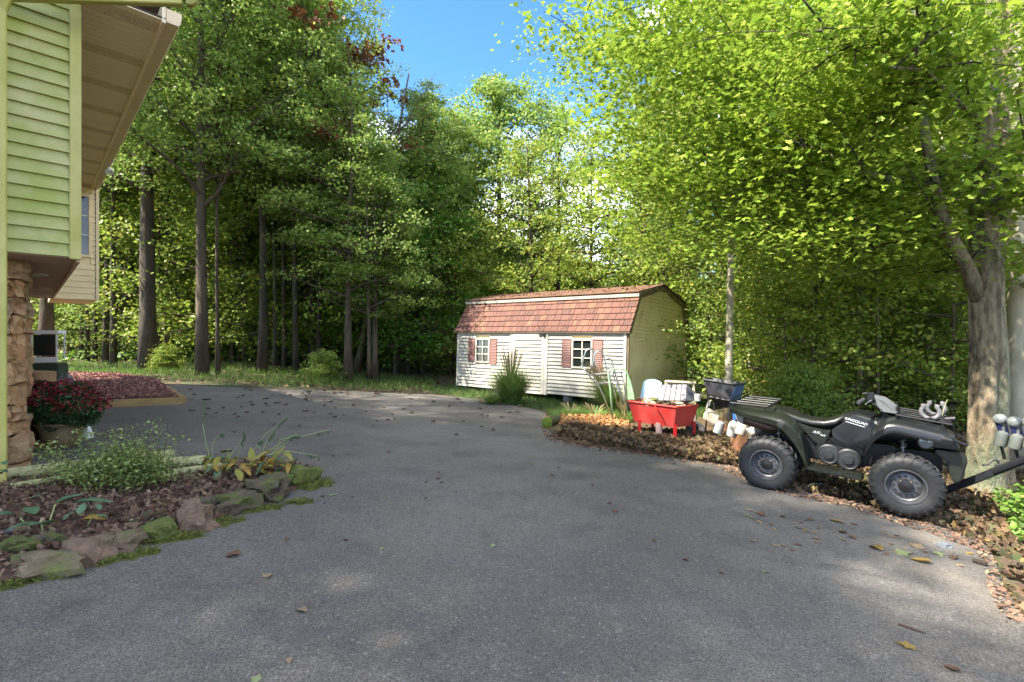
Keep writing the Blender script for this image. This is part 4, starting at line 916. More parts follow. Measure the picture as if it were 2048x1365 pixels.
# shrub with bare twigs
M_shl = leafm('shrub_leaves', [(.16, .23, .06), (.25, .33, .09), (.33, .4, .14), (.11, .15, .04), (.28, .32, .07)], .3)
M_twig = mat('twig_brown', (.09, .05, .035), .8)
sb_ = G(235, 985); shb = thing('shrub', 'low spreading green shrub with bare upright twigs in the rock edged bed', 'shrub', sb_)
r = random.Random(8); m = MB(); cs = []
for i in range(74):
    a = r.uniform(0, 6.28); L_ = r.uniform(.25, .62); t = r.uniform(.2, 1.0); d = Vector((math.cos(a)*t, math.sin(a)*t*.6, r.uniform(.25, .9))).normalized()
    P = limb(sb_+Vector((r.uniform(-.08, .08), r.uniform(-.05, .05), .02)), d, L_*(1.15 if abs(d.x) > .5 else .85), 5, r, .05, .3); m.tube(P, [.004, .0035, .003, .002, .0015, .001], 4, cap=False); cs += P[2:]*1
for i in range(30):
    a = r.uniform(-.35, .35); P = limb(sb_+Vector((r.uniform(-.15, .4), r.uniform(-.1, .2), .1)), (a+.1, r.uniform(-.2, .2), 1), r.uniform(.35, .62), 5, r, -.05, .18); m.tube(P, [.0035, .003, .0025, .002, .0015, .0008], 4, cap=False); cs += P[1:3]
m.build('stem', M_twig, shb)['kind'] = 'stuff'
C_ = np.array([tuple(c) for c in cs]); rr = np.random.RandomState(5); N = 12500; ii = rr.randint(0, len(C_), N)
P = C_[ii]+rr.normal(size=(N, 3))*np.array([.06, .05, .035]); P[:, 2] = np.maximum(P[:, 2], sb_.z+.04)
o = inst('foliage', leafmesh('foliage', P-np.array(sb_), .016, .036, M_shl, 'diamond', seed=2, up=.7), shb); o['kind'] = 'stuff'
# broad leaved hostas
M_ho = mat('hosta_leaf', (.14, .24, .12), .5, (.1, .18, .08), 30, 3, .4, 60, trans=.25)
M_hoy = mat('yellowed_hosta_leaf', (.5, .33, .06), .6, (.35, .2, .05), 20, 4, .3, 50, trans=.3)
M_hog = mat('fading_hosta_leaf', (.24, .28, .05), .6, (.4, .3, .06), 14, 4, .3, 50, trans=.3)
M_stalk = mat('pale_green_stalk', (.28, .33, .12), .6)
def bigleaf(parent, c, L_, W_, yaw, pitch, m, name='leaf', curl=.25):
    g_ = []; n, k = 7, 5
    for i in range(n):
        t = i/(n-1); w_ = W_*math.sin(math.pi*min(1, (t*.92+.04))**.75)*.5+.001; row = []
        for j in range(k):
            s_ = (j/(k-1)-.5)*2; row.append(Vector((s_*w_, t*L_, -curl*L_*t*t*.6+abs(s_)*w_*.35+.004*math.sin(j*3+i))))
        g_.append(row)
    M = Matrix.Rotation(yaw, 3, 'Z') @ Matrix.Rotation(pitch, 3, 'X'); g2 = [[c+M @ p for p in row] for row in g_]
    return MB().sheet(g2, (0, 0, -.0015)).build(name, m, parent, smooth=True, angle=0)
h1 = G(95, 1072); hs = thing('hosta', 'small hosta with broad blue green leaves at the left of the bed', 'plant', h1)
for c, L_, W_, yaw, pit, mm in (((96, 1050, 3.55), .17, .13, 3.3, .5, M_ho), ((70, 1028, 3.7), .15, .09, 1.2, .3, M_ho), ((150, 1005, 3.8), .26, .08, -1.4, .1, M_ho), ((30, 1030, 3.6), .12, .09, 2.6, .4, M_ho), ((110, 1008, 3.75), .17, .08, -.9, .4, M_ho), ((62, 1048, 3.5), .12, .06, 2.4, .1, M_ho), ((160, 1028, 3.65), .09, .06, .3, .9, M_ho)):
    bigleaf(hs, Z(*c), L_, W_, yaw, pit, mm)
MB().tube([h1, Z(85, 1062, 3.5), Z(82, 1040, 3.55)], .005, 6).tube([h1, Z(100, 1040, 3.6), Z(110, 1010, 3.7)], .004, 6).tube([h1, Z(62, 1060, 3.55), Z(40, 1036, 3.6)], .004, 6).build('stalk', M_stalk, hs)
h2 = G(178, 1062); hy = thing('yellow_leaf_plant', 'stubby plant with one large yellow leaf on a thin stalk', 'plant', h2)
bigleaf(hy, Z(165, 1040, 3.65), .14, .1, -1.3, .15, M_hoy, curl=.35); MB().tube([h2, Z(176, 1050, 3.62), Z(184, 1034, 3.62)], .003, 6).build('stalk', M_stalk, hy)
for i, (px, py, yw) in enumerate([(128, 1040, 0), (200, 1020, 1.0), (215, 1036, 2), (140, 1056, 4), (60, 1000, 5)]): bigleaf(hs if px < 170 else hy, Z(px, py, 3.7), .08, .035, yw, .6, M_ho)
# wilted hosta with seed stalks
h3 = G(470, 950); hw = thing('wilted_hosta', 'wilted hosta with yellowing leaves and long arching seed stalks', 'plant', h3); r = random.Random(12)
for i in range(60):
    px, py = r.uniform(420, 592), r.uniform(902, 950); d = G(px, 962).y+r.uniform(-.15, .15)
    bigleaf(hw, Z(px, py, d), r.uniform(.09, .19), r.uniform(.035, .08), r.uniform(0, 6.28), r.uniform(-.7, .6), r.choice([M_hoy, M_hoy, M_hog, M_hog, M_ho]), curl=r.uniform(.2, .9))
for px, py, yw in ((452, 918, .3), (545, 903, -.5), (505, 905, .6), (540, 934, -1.3)): bigleaf(hw, Z(px, py+22, 5.1), .2, .07, yw, .9, M_hog if px != 540 else M_ho)
stk = [[(428, 940), (412, 890), (406, 850), (408, 800)], [(430, 940), (424, 900), (428, 880), (440, 868), (446, 866)], [(445, 935), (470, 900), (487, 875), (487, 862)], [(470, 932), (482, 890), (490, 868)], [(505, 905), (530, 870), (555, 850), (574, 833)], [(520, 915), (535, 880), (548, 862)], [(540, 910), (580, 880), (630, 866), (662, 860)], [(535, 905), (570, 880), (595, 868)], [(535, 910), (575, 902), (610, 908), (636, 912)], [(545, 920), (560, 880), (585, 872), (600, 872)], [(520, 900), (515, 885), (524, 880)]]
st = MB(); pods = []
for q in stk:
    d = 5.15; P = [Z(a, b, d-.02*i) for i, (a, b) in enumerate(q)]
    S_ = []
    for i in range(len(P)-1):
        for j in range(4): S_.append(P[i].lerp(P[i+1], j/4))
    S_.append(P[-1]); S_[0] = Vector((S_[0].x, S_[0].y, gh(S_[0].x, S_[0].y)+.02)) if q[0][1] > 925 else S_[0]
    st.tube(S_, [.0045-.003*i/len(S_) for i in range(len(S_))], 6)
    for i in range(8):
        p = S_[-1].lerp(S_[max(0, len(S_)-5)], i/8); pods.append(p)
st.build('stalk', M_stalk, hw, smooth=True)
pd = MB()
for p in pods: e = p+Vector((r.uniform(-.01, .02), 0, -r.uniform(.025, .05))); pd.tube([p, p.lerp(e, .3), p.lerp(e, .7), e], [.002, .006, .006, .001], 6)
pd.build('seed_pods', mat('dark_seed_pod', (.05, .08, .03), .7), hw)['kind'] = 'stuff'
# small pale leaf vine at the downspout foot
vn = thing('ivy_sprig', 'sprig of pale green leaves at the foot of the downspout', 'plant', G(10, 985))
for px, py, yw in ((8, 930, .4), (16, 945, 2), (2, 948, 3.5)): bigleaf(vn, Z(px, py, 4.3), .07, .05, yw, .5, M_ho)
# --- planter with red mums
pb = G(108, 897); pt = thing('planter', 'ribbed olive brown plastic planter beside the stone wall', 'planter', pb)
M_pot = mat('olive_brown_plastic', (.17, .13, .07), .5, (.12, .09, .05), 3)
R0 = .235; hh = .3
pr = [(R0*.62, 0), (R0*.66, .01), (R0*.8, .1)]
for i in range(9): t = .1+.14*i/8; rr_ = R0*(.8+.14*(i/8)); pr += [(rr_, t), (rr_+.004, t+.004), (rr_+.004, t+.011), (rr_+.001, t+.014)]
pr += [(R0*.96, .26), (R0*1.04, .265), (R0*1.06, .285), (R0*1.05, .3), (R0*.98, .3), (R0*.95, .27), (0, .255)]
pc = pb+Vector((0, .1, 0)); MB().lathe([(0, 0)]+pr, pc, (0, 0, 1), 40).build('pot', M_pot, pt, smooth=True, angle=35)
MB().lathe([(0, .275), (R0*.94, .268)], pc, (0, 0, 1), 24).build('soil', M_soil, pt)
mum = thing('chrysanthemum', 'rounded chrysanthemum with crimson flowers over dark green foliage in the planter', 'plant', pc+Vector((0, 0, .27)))
rr = np.random.RandomState(8); c0 = np.array(pc)+np.array([.06, 0, .46]); N = 9000
v = rr.normal(size=(N, 3)); v /= np.linalg.norm(v, axis=1)[:, None]; q = v*(rr.uniform(.55, 1, N)**.5)[:, None]*np.array([.36, .34, .28]); q *= (1+.12*np.sin(v[:, 0:1]*9+v[:, 2:3]*7))
P = q+c0; P = P[P[:, 2] > pc.z+.22]
M_mg = leafm('mum_leaves', [(.02, .05, .015), (.04, .09, .025), (.06, .12, .03)], .25)
o = inst('foliage', leafmesh('foliage', P-np.array(mum.location), .02, .045, M_mg, 'diamond', seed=3), mum); o['kind'] = 'stuff'
m = MB()
for i in range(26):
    a = i*.9; m.tube([pc+Vector((.04*math.cos(a), .04*math.sin(a), .27)), pc+Vector((.06+.2*math.cos(a), .2*math.sin(a), .5))], .004, 5)
m.build('stem', M_twig, mum)['kind'] = 'stuff'
N = 2600; v = rr.normal(size=(N, 3)); v /= np.linalg.norm(v, axis=1)[:, None]; v = v[v[:, 2] > .15-.25*(v[:, 0] > .3)]
q = v*np.array([.37, .35, .295])*(1+.12*np.sin(v[:, 0:1]*9+v[:, 2:3]*7))*rr.uniform(.95, 1.06, len(v))[:, None]+c0
M_fl = leafm('crimson_petals', [(.28, .015, .03), (.4, .02, .05), (.16, .01, .02), (.08, .01, .012)], .2)
o = inst('flowers', leafmesh('flowers', q-np.array(mum.location), .018, .036, M_fl, 'diamond', seed=4, up=.2), mum); o['kind'] = 'stuff'
# second, darker mum behind
mum2 = thing('chrysanthemum', 'dark dried mum head behind the crimson flowers, by the stone wall', 'plant', Z(80, 775, 6.1))
v = rr.normal(size=(2500, 3)); v /= np.linalg.norm(v, axis=1)[:, None]; q = v*rr.uniform(.6, 1, (2500, 1))*np.array([.2, .2, .15])+np.array([.0, 0, -.06])
inst('foliage', leafmesh('foliage', q, .02, .045, leafm('dried_mum', [(.06, .03, .02), (.1, .03, .03), (.05, .06, .02)]), 'diamond', seed=5), mum2)['kind'] = 'stuff'
b3 = G(80, 870); MB().lathe([(0, 0), (.13, 0), (.18, .3), (.185, .3), (.165, .3), (.12, .26), (0, .26)], Vector((mum2.location.x, mum2.location.y, gh(mum2.location.x, mum2.location.y))), (0, 0, 1), 20)
pt2 = thing('planter', 'shadowed dark planter hidden behind the olive brown one', 'planter', (mum2.location.x, mum2.location.y, gh(mum2.location.x, mum2.location.y)))
MB().lathe([(0, 0), (.13, 0), (.19, .38), (.205, .38), (.205, .42), (.18, .42), (.17, .36), (0, .36)], pt2.location, (0, 0, 1), 24).build('pot', mat('dark_pot', (.05, .04, .03), .6), pt2, smooth=True, angle=40)
MB().tube([pt2.location+Vector((0, 0, .36)), mum2.location], .03, 8).build('stem', M_twig, mum2)
# folded clear sheet leaning behind the pot
cpt = G(150, 880); M_pl = mat('clear_plastic', (.75, .78, .8), .15, spec=.8)
o = MB().prism([cpt+Vector((-.02, .1, 0)), cpt+Vector((.08, .1, 0)), cpt+Vector((.035, .13, .19))], (.01, .04, 0)).prism([cpt+Vector((.05, .12, 0)), cpt+Vector((.1, .14, 0)), cpt+Vector((.04, .15, .17))], (.006, .02, 0)).build('plastic_scrap', M_pl); tag(o, 'folded white plastic scrap standing behind the planter', 'scrap')
bk = G(66, 900); o = MB().box(bk+Vector((.02, .1, .05)), (.2, .1, .065)).build('brick', mat('red_brick', (.3, .1, .06), .9, (.2, .07, .05), 14, 5, .6), bevel=.006); tag(o, 'red brick lying at the foot of the stone wall', 'brick')
# --- white cab of a small utility vehicle behind the mums, with a log round in front
vc = on(-8.98, 9.6); cab = thing('utility_vehicle', 'small white utility vehicle cab peeking out behind the red mums', 'vehicle', vc, R(8)); cab.scale = (.55, .22, 1)
M_cab = mat('white_enamel', (.78, .78, .8), .3, spec=.6)
m = MB(); b0, b1_ = .72, 1.22
for x0, x1 in ((-.42, -.36), (.36, .42)):
    m.box(((x0+x1)/2, 0, (b0+b1_)/2), (.06, .06, b1_-b0)); m.box(((x0+x1)/2, .9, (b0+b1_)/2), (.06, .06, b1_-b0))
m.box((0, .45, b1_+.03), (.9, 1.05, .07)); m.box((0, 0, b0), (.84, .07, .1)); m.build('cab_frame', M_cab, cab, world=False, bevel=.02)
MB().box((0, .01, (b0+b1_)/2+.03), (.68, .012, b1_-b0-.1)).build('window', M_glass, cab, world=False)
MB().box((0, .45, .45), (.95, 1.3, .42)).build('body', mat('dark_green_body', (.04, .06, .04), .4), cab, world=False, bevel=.04)
for x in (-.42, .42):
    for y in (0, .9): MB().lathe([(.02, -.06), (.15, -.06), (.2, -.08), (.24, -.05), (.24, .05), (.2, .08), (.02, .08)], (x, y, .24), (1, 0, 0), 20).build('wheel', mat('black_rubber', (.025, .025, .028), .75, (.045, .045, .05), 12, 5, .3, 60), cab, world=False, smooth=True)
lc = Z(84, 758, 6.9); lg = on(lc.x, lc.y)
o = MB().tube([(lc.x, lc.y, lc.z-.16), (lc.x+.02, lc.y, lc.z+.1)], [.15, .14], 16, jit=.15).build('log', mat('split_log', (.36, .23, .12), .9, (.24, .15, .08), 8, 5, .6), smooth=True); tag(o, 'cut tan log end resting above the mums beside the white cab', 'log')
o = MB().box((lc.x, lc.y+.02, (lc.z-.16+lg.z)/2), (.4, .3, (lc.z-.16)-lg.z)).build('wood_crate', mat('grey_wood_crate', (.16, .13, .1), .9), bevel=.01); tag(o, 'weathered crate carrying the tan log, mostly hidden by the mums', 'crate')
m = MB(); r = random.Random(3)
for i in range(9):
    a = Z(118+r.uniform(-3, 10), 760, 7.4); m.tube([a, a+Vector((r.uniform(.0, .12), .05, .09)), a+Vector((.2+r.uniform(-.05, .05), 0, -.08))], .006, 5)
m.tube([Z(118, 762, 7.4), Vector((Z(118, 762, 7.4).x, 7.4, gh(-6.7, 7.4)))], .02, 6)
o = m.build('wire_bundle', mat('galvanised_wire', (.3, .32, .33), .4, metal=.8)); tag(o, 'tangled grey wire stand beside the mulch bed', 'wire')
# ================================================================== clutter beside the shed
M_red = mat('faded_red_paint', (.5, .03, .025), .45, (.42, .06, .05), 5, 5, .1, 30, col3=(.3, .04, .03), scale3=2)
M_redd = mat('deep_red_paint', (.42, .01, .01), .5)
M_chrome = mat('worn_chrome', (.55, .56, .55), .25, metal=1)
M_gm = mat('green_enamel', (.22, .42, .2), .45, (.35, .5, .32), 8)
M_blue = mat('light_blue_plastic', (.3, .55, .75), .4, (.5, .68, .78), 4)
M_blued = mat('deep_blue_plastic', (.03, .12, .35), .4)
M_greyp = mat('grey_slotted_plastic', (.24, .22, .24), .55, (.18, .17, .19), 9, 5)
M_blackp = mat('black_plastic', (.02, .02, .024), .5, (.035, .035, .04), 6)
M_wht = mat('dirty_white_plastic', (.42, .4, .37), .5, (.3, .27, .22), 9)
M_rust = mat('rusty_metal', (.16, .07, .04), .9, (.25, .12, .05), 14)
M_cloth = mat('pale_crumpled_cloth', (.55, .47, .33), .9, (.38, .33, .2), 9, 6, .6, 25)
# red steel trough on legs
A = Z(1257, 803, 8.9); B = Z(1352, 815, 8.3); C1 = Z(1396, 811, 8.85); Dk = A+C1-B
gz = G(1320, 886).z
tr = thing('red_trough', 'red steel trough on legs, sunlit and heaped with scraps', 'trough', Vector((B.x, B.y, gh(B.x, B.y))))
ctr = (A+B+C1+Dk)/4; low = [p+(Vector((ctr.x, ctr.y, p.z))-p)*.16-Vector((0, 0, .355)) for p in (A, B, C1, Dk)]
def panel(p, q, r_, s_, nm, m, th=.012):
    n = (q-p).cross(s_-p).normalized()*th; MB().hexa([p, q, q+n, p+n, s_, r_, r_+n, s_+n]).build(nm, m, tr)
tops = [A, B, C1, Dk]
for i in range(4): panel(tops[i], tops[(i+1) % 4], low[(i+1) % 4], low[i], 'side_panel', M_red)
MB().prism([p+Vector((0, 0, .002)) for p in low], (0, 0, .012)).build('floor_panel', M_redd, tr)
rim = MB()
for i in range(4):
    p, q = tops[i], tops[(i+1) % 4]; rim.tube([p, q], .018, 8)
rim.build('rim', M_red, tr, smooth=True)
for px, py0, d in ((1279, 846, 8.75), (1350, 855, 8.4), (1388, 850, 8.8), (1305, 846, 9.2)):
    t = Z(px, py0-6, d); MB().box((t.x, t.y, (t.z+gh(t.x, t.y))/2), (.045, .045, t.z-gh(t.x, t.y))).build('leg', M_redd, tr)
t = Z(1318, 848, 8.6); MB().tube([(t.x, t.y, t.z+.02), (t.x, t.y, gh(t.x, t.y)+.02)], .055, 14).build('centre_post', mat('pinkish_steel', (.45, .3, .28), .5), tr, smooth=True)
f = MB(); a = G(1290, 880, .06); b = G(1352, 888, .06); c = G(1372, 875, .06)
for p, q in ((a, b), (b, c), (G(1300, 874, .06), c)): f.tube([p, q], .028, 6)
f.build('base_frame', M_redd, tr)
h_ = MB(); p = Z(1309, 811, 8.52); h_.tube([p, p+Vector((.02, -.06, -.05)), Z(1314, 830, 8.36), Z(1324, 848, 8.3)], .012, 6); h_.build('latch_rod', M_redd, tr)
def topz(px, py, d): return Z(px, py, d)
r = random.Random(6)
for i, (px, py, d, dm, m, nm, lab) in enumerate([
 (1300, 806, 8.75, (.13, .1, .08), M_cloth, 'cloth_bundle', 'pale pinkish cloth bundle at the left end of the red trough'),
 (1328, 811, 8.6, (.12, .1, .05), M_rkt, 'stone', 'flat tan stone on the trough beside the cloth'),
 (1352, 809, 8.6, (.14, .1, .05), M_cloth, 'plaster_lump', 'pale lump of plaster under the grey slotted lid'),
 (1381, 805, 8.75, (.08, .07, .07), mat('yellow_foam', (.6, .52, .25), .8), 'foam_block', 'yellow foam block at the right corner of the trough'),
 (1310, 801, 8.7, (.06, .05, .05), M_rkg, 'leafy_clump', 'green leafy clump on the cloth in the trough')]):
    o = blob('scrap' if nm == 'plaster_lump' else nm, m, dm, 40+i, rough=.5, sub=3); o.location = topz(px, py, d); tag(o, lab, nm.replace('_', ' '))
fill = MB()
fill.prism([p+(Vector((ctr.x, ctr.y, p.z))-p)*.06-Vector((0, 0, .06)) for p in tops], (0, 0, .03)); fill.build('debris_layer', mat('trough_debris', (.3, .2, .11), .95, (.15, .1, .06), 14, 6, 1, 40), tr)
pts = np.array([tuple(A+(B-A)*r.uniform(.05, .95)+(Dk-A)*r.uniform(.05, .95)+Vector((0, 0, r.uniform(-.02, .05)))) for _ in range(260)])
stuff('scrap_leaves', leafmesh('scrap_leaves', pts-np.array(tr.location), .05, .11, M_litter, 'maple', seed=3), None, None, tr)
# blue curved plastic chair back
m = MB(); g_ = []
c0 = Z(1308, 797, 9.25)
for i in range(9):
    t = i/8; row = []
    for j in range(9):
        a = (j/8-.5)*2.2; row.append(c0+Vector((.17*math.sin(a)*1.15+.03*t*0+.1*t-.08, .16*math.cos(a)*.8+.12*t, .38*t*(1-.14*abs(a)**2)-.05)))
    g_.append(row)
o = m.sheet(g_, (.004, .012, 0)).build('plastic_chair', M_blue, smooth=True); tag(o, 'light blue plastic chair back sticking up behind the red trough', 'chair')
# grey slotted lid
P0, P1_, P2_, P3_ = Z(1316, 801, 8.75), Z(1372, 802, 8.6), Z(1374, 769, 8.85), Z(1324, 769, 9.0)
lid = thing('slotted_lid', 'grey slotted plastic lid leaning on top of the red trough', 'lid', P0)
n_ = (P1_-P0).cross(P3_-P0).normalized(); n_ = -n_ if n_.y > 0 else n_
for i in range(5):
    t0, t1 = i/5+.008, (i+1)/5-.008
    MB().hexa([P0.lerp(P1_, t0), P0.lerp(P1_, t1), P3_.lerp(P2_, t1), P3_.lerp(P2_, t0)]+[q-n_*.03 for q in (P0.lerp(P1_, t0), P0.lerp(P1_, t1), P3_.lerp(P2_, t1), P3_.lerp(P2_, t0))]).build('slat', M_greyp, lid, bevel=.008)
MB().hexa([q-n_*.035 for q in (P0, P1_, P2_, P3_)]+[q-n_*.05 for q in (P0, P1_, P2_, P3_)]).build('back_plate', M_blackp, lid)
E1 = Z(1398, 803, 8.75); MB().prism([P1_-n_*.01, P2_-n_*.01, E1+Vector((-.02, 0, .12)), E1], (0, .3, 0)).build('side_panel', mat('charcoal_plastic', (.07, .07, .085), .5), lid, bevel=.01)
# cream wooden frame
fr = thing('wooden_frame', 'cream painted wooden frame standing behind the grey lid', 'frame', on(Z(1355, 780, 9.7).x, 9.7))
for a, b in (((1330, 764), (1391, 767)), ((1333, 765), (1333, 800)), ((1387, 767), (1390, 808))):
    MB().tube([Z(*a, 9.7), Z(*b, 9.7)], .035, 4).build('rail', mat('cream_wood', (.5, .44, .3), .7, (.38, .33, .22), 6), fr)
for px in (1333, 1390): p = Z(px, 800, 9.7); MB().tube([p, (p.x, p.y, gh(p.x, p.y))], .03, 4).build('post', M_timberg, fr)
# black tub hopper on a stand
T = [Z(1406, 759, 9.3), Z(1474, 770, 8.9), Z(1490, 768, 9.4), Z(1424, 757, 9.9)]
Bm = [Z(1418, 794, 9.25), Z(1459, 802, 8.98), Z(1482, 798, 9.3), Z(1428, 793, 9.7)]
hp = thing('dump_tub', 'black plastic dump tub with slanted sides on a stand', 'tub', on(Z(1440, 800, 9.3).x, 9.3))
for i in range(4):
    j = (i+1) % 4; n = (T[j]-T[i]).cross(Bm[i]-T[i]).normalized()*.012
    MB().hexa([T[i], T[j], T[j]+n, T[i]+n, Bm[i], Bm[j], Bm[j]+n, Bm[i]+n]).build('side_panel', mat('blue_grey_plastic', (.07, .13, .24), .4) if i == 1 else M_blackp, hp)
MB().prism(Bm, (0, 0, .012)).build('floor_panel', M_blackp, hp)
m = MB()
for i in range(4): m.tube([T[i], T[(i+1) % 4]], .02, 8)
m.build('rim', M_blackp, hp, smooth=True)
m = MB()
for i in range(4): m.tube([Bm[i], Bm[(i+1) % 4]], .012, 6)
m.build('lower_rim', M_iron, hp)
bc = sum(Bm, Vector())/4; MB().loft([[Bm[i] for i in range(4)], [bc+(Bm[i]-bc)*.45-Vector((0, 0, .16)) for i in range(4)]]).build('spout', M_blackp, hp)
for i in range(4):
    q = on(Bm[i].x+(Bm[i].x-bc.x)*.3, Bm[i].y); MB().tube([Bm[i]-Vector((0, 0, .02)), q], .015, 6).build('leg', M_iron, hp)
# blue bin by the quad rack, white bottle, cans, white jugs, tyre, pans, wood
p = G(1476, 882); bx = (p.x, p.y+.6)
o = MB().hexa([Z(1466, 843, 7.4), Z(1484, 845, 7.3), Z(1488, 843, 7.6), Z(1470, 842, 7.7), Z(1464, 806, 7.4), Z(1487, 808, 7.25), Z(1492, 806, 7.65), Z(1469, 805, 7.75)]).build('blue_bin', M_blued, bevel=.01); tag(o, 'tall blue plastic bin behind the rear rack of the quad bike', 'bin')
q = Z(1478, 845, 7.5); o = MB().box((q.x, q.y, (q.z+gh(q.x, q.y))/2), (.14, .3, q.z-gh(q.x, q.y))).build('wood_stump', M_rust, bevel=.015); tag(o, 'brown block carrying the blue bin', 'wood block')
def jug(name, px, py, d, r_, h, tilt, m, label, cat, handle=False, ground=True):
    base = Z(px, py, d); t = thing(name, label, cat, base, rot=tilt)
    MB().lathe([(0, 0), (r_*.95, 0), (r_, .01), (r_, h*.68), (r_*.75, h*.84), (r_*.32, h*.92), (r_*.32, h), (0, h)], (0, 0, 0), (0, 0, 1), 18).build('body', m, t, world=False, smooth=True)
    MB().lathe([(0, h), (r_*.36, h), (r_*.36, h+.025), (0, h+.025)], (0, 0, 0), (0, 0, 1), 12).build('cap', M_blued if handle else M_wht, t, world=False)
    if handle: MB().tube([(r_*.3, 0, h*.9), (r_*.95, 0, h*.95), (r_*1.1, 0, h*.75), (r_*.95, 0, h*.6)], .012, 6).build('handle', m, t, world=False, smooth=True)
    return t
o = MB().hexa([Z(1399, 829, 7.9), Z(1405, 845, 7.85), Z(1427, 852, 7.8), Z(1421, 848, 8.0), Z(1408, 820, 7.95), Z(1413, 823, 7.8), Z(1428, 846, 7.75), Z(1424, 838, 8.0)])
o = MB().slab(Z(1405, 838, 7.85), Vector((.17, -.02, -.11)), Vector((.05, .1, .07)), Vector((.08, .0, .1))).build('canister', mat('cream_canister', (.6, .52, .4), .5, (.4, .33, .22), 6), bevel=.015); tag(o, 'cream canister tipped on its side right of the red trough', 'canister')
o = MB().tube([Z(1412, 822, 7.85), Z(1416, 806, 7.85), Z(1421, 801, 7.85), Z(1418, 812, 7.85)], .012, 6).build('hook', M_wht, smooth=True); tag(o, 'white plastic hook handle above the tipped canister', 'handle')
o = MB().lathe([(0, 0), (.07, 0), (.07, .17), (.06, .18), (0, .18)], Z(1435, 866, 7.7), (.25, -.1, 1), 16).build('paint_can', mat('grey_tin', (.34, .38, .4), .5, (.24, .25, .24), 9), smooth=True); tag(o, 'grey tin can standing right of the dark tyre', 'can')
o = MB().lathe([(0, 0), (.05, 0), (.05, .11), (0, .11)], Z(1395, 802, 8.3), (.0, 0, 1), 16).build('jar', M_wht, smooth=True); tag(o, 'small white jar between the trough and the black tub', 'jar')
gt = G(1405, 884); o = MB().lathe([(.09, -.055), (.1, -.075), (.16, -.08), (.195, -.05), (.2, 0), (.195, .05), (.16, .08), (.1, .075), (.09, .055)], gt+Vector((0, .3, .15)), (.3, -.5, .75), 28, closed=True).build('old_tyre', mat('black_rubber', (.025, .025, .028), .75), smooth=True); tag(o, 'dark old tyre lying behind the red trough legs', 'tyre')
for i, (px, py, d, r_, h, tl, lab) in enumerate([(1463, 872, 7.1, .07, .24, (.2, .1, 0), 'white jug leftmost of those behind the rear wheel'), (1479, 870, 7.0, .075, .26, (-.1, .35, 0), 'white jug in the middle behind the rear wheel'), (1497, 868, 6.9, .07, .22, (.3, 1.1, .3), 'white jug tipped over under the rear rack'), (1508, 866, 7.05, .06, .22, (0, -.3, 0), 'smaller white jug nearest the rear fender')]):
    jug('plastic_jug', px, py, d, r_, h, tl, M_wht, lab, 'jug', True)['group'] = 'white jugs behind the quad bike'
g_ = [[G(1474+i*8, 890-j*5)+Vector((0, 0, .05+.04*noise.noise(Vector((i*.9, j*1.1, 3)))+.06)) for i in range(6)] for j in range(5)]
o = MB().sheet(g_, (0, 0, -.004)).build('plastic_sheet', M_wht, smooth=True); tag(o, 'crumpled white sheet on the leaves beside the rear wheel', 'sheet')
c = G(1404, 889); o = MB().lathe([(0, 0), (.15, 0), (.19, .05), (.2, .05), (.16, -.006), (0, -.006)], c+Vector((0, 0, .05)), (.05, -.1, 1), 24).build('red_pan', M_redd, smooth=True); tag(o, 'shallow red pan lying on the leaves right of the trough', 'pan')
for i, (px, py, dm, m, lab) in enumerate([(1449, 905, (.16, .09, .05), M_rkp, 'flat pinkish stone at the driveway edge left of the rear wheel'), (1448, 868, (.07, .1, .16), M_rust, 'rusty upright chunk beside the white jugs'), (1415, 900, (.09, .06, .035), M_rkt, 'small tan stone in front of the red pan'), (1395, 868, (.12, .09, .05), M_rkg, 'mossy lump beneath the right side of the trough')]):
    p = G(px, py); o = blob('stone' if i != 1 else 'rusty_scrap', m, dm, 60+i, rough=.4); o.location = p+Vector((0, .05, dm[2]*.6)); tag(o, lab, 'stone' if i != 1 else 'scrap')
r = random.Random(9)
for i in range(9):
    a = G(r.uniform(1400, 1500), r.uniform(880, 905)); an = r.uniform(0, 3.14); L_ = r.uniform(.12, .3)
    o = MB().slab(a+Vector((0, 0, .05)), Vector((math.cos(an)*L_, math.sin(an)*L_, r.uniform(0, .08))), Vector((-math.sin(an)*.05, math.cos(an)*.05, 0)), Vector((0, 0, .012))).build('wood_scrap', r.choice([M_timberg, M_rust, M_cloth])); tag(o, 'broken board piece among the leaves between trough and rear wheel', 'scrap wood', 'broken boards by the trough')
# pool ladder of chrome tube
pl = thing('pool_ladder', 'chrome pool ladder with looped handrails in front of the right shed window', 'ladder', on(Z(1195, 800, 11.4).x, 11.4))
def rail(q, d, r_=.02, nm='handrail', m=M_chrome, par=pl):
    P = [Z(a, b, d) for a, b in q]
    return MB().tube(P, r_, 8).build(nm, m, par, smooth=True, angle=0)
rail([(1181, 748), (1166, 735), (1164, 728), (1168, 712), (1172, 702), (1178, 698), (1184, 699), (1188, 705), (1188, 716), (1184, 732), (1180, 746)], 11.2)
rail([(1196, 747), (1190, 730), (1188, 718), (1190, 708), (1196, 702), (1203, 703), (1208, 712), (1213, 735), (1219, 752), (1230, 790), (1240, 830)], 11.6)
rail([(1212, 718), (1217, 717), (1224, 722), (1227, 736), (1232, 752), (1246, 800), (1252, 835)], 11.6)
rail([(1166, 736), (1178, 752), (1196, 770), (1210, 800), (1224, 835)], 11.2, .018)
for a, b in (((1178, 750), (1214, 748)), ((1192, 768), (1224, 766))): MB().tube([Z(*a, 11.25), Z(*b, 11.6)], .03, 6).build('step', M_wht, pl)
gc = thing('green_cart_frame', 'green and chrome tube frame standing upright beside the shed corner', 'frame', on(Z(1245, 800, 10.6).x, 10.6))
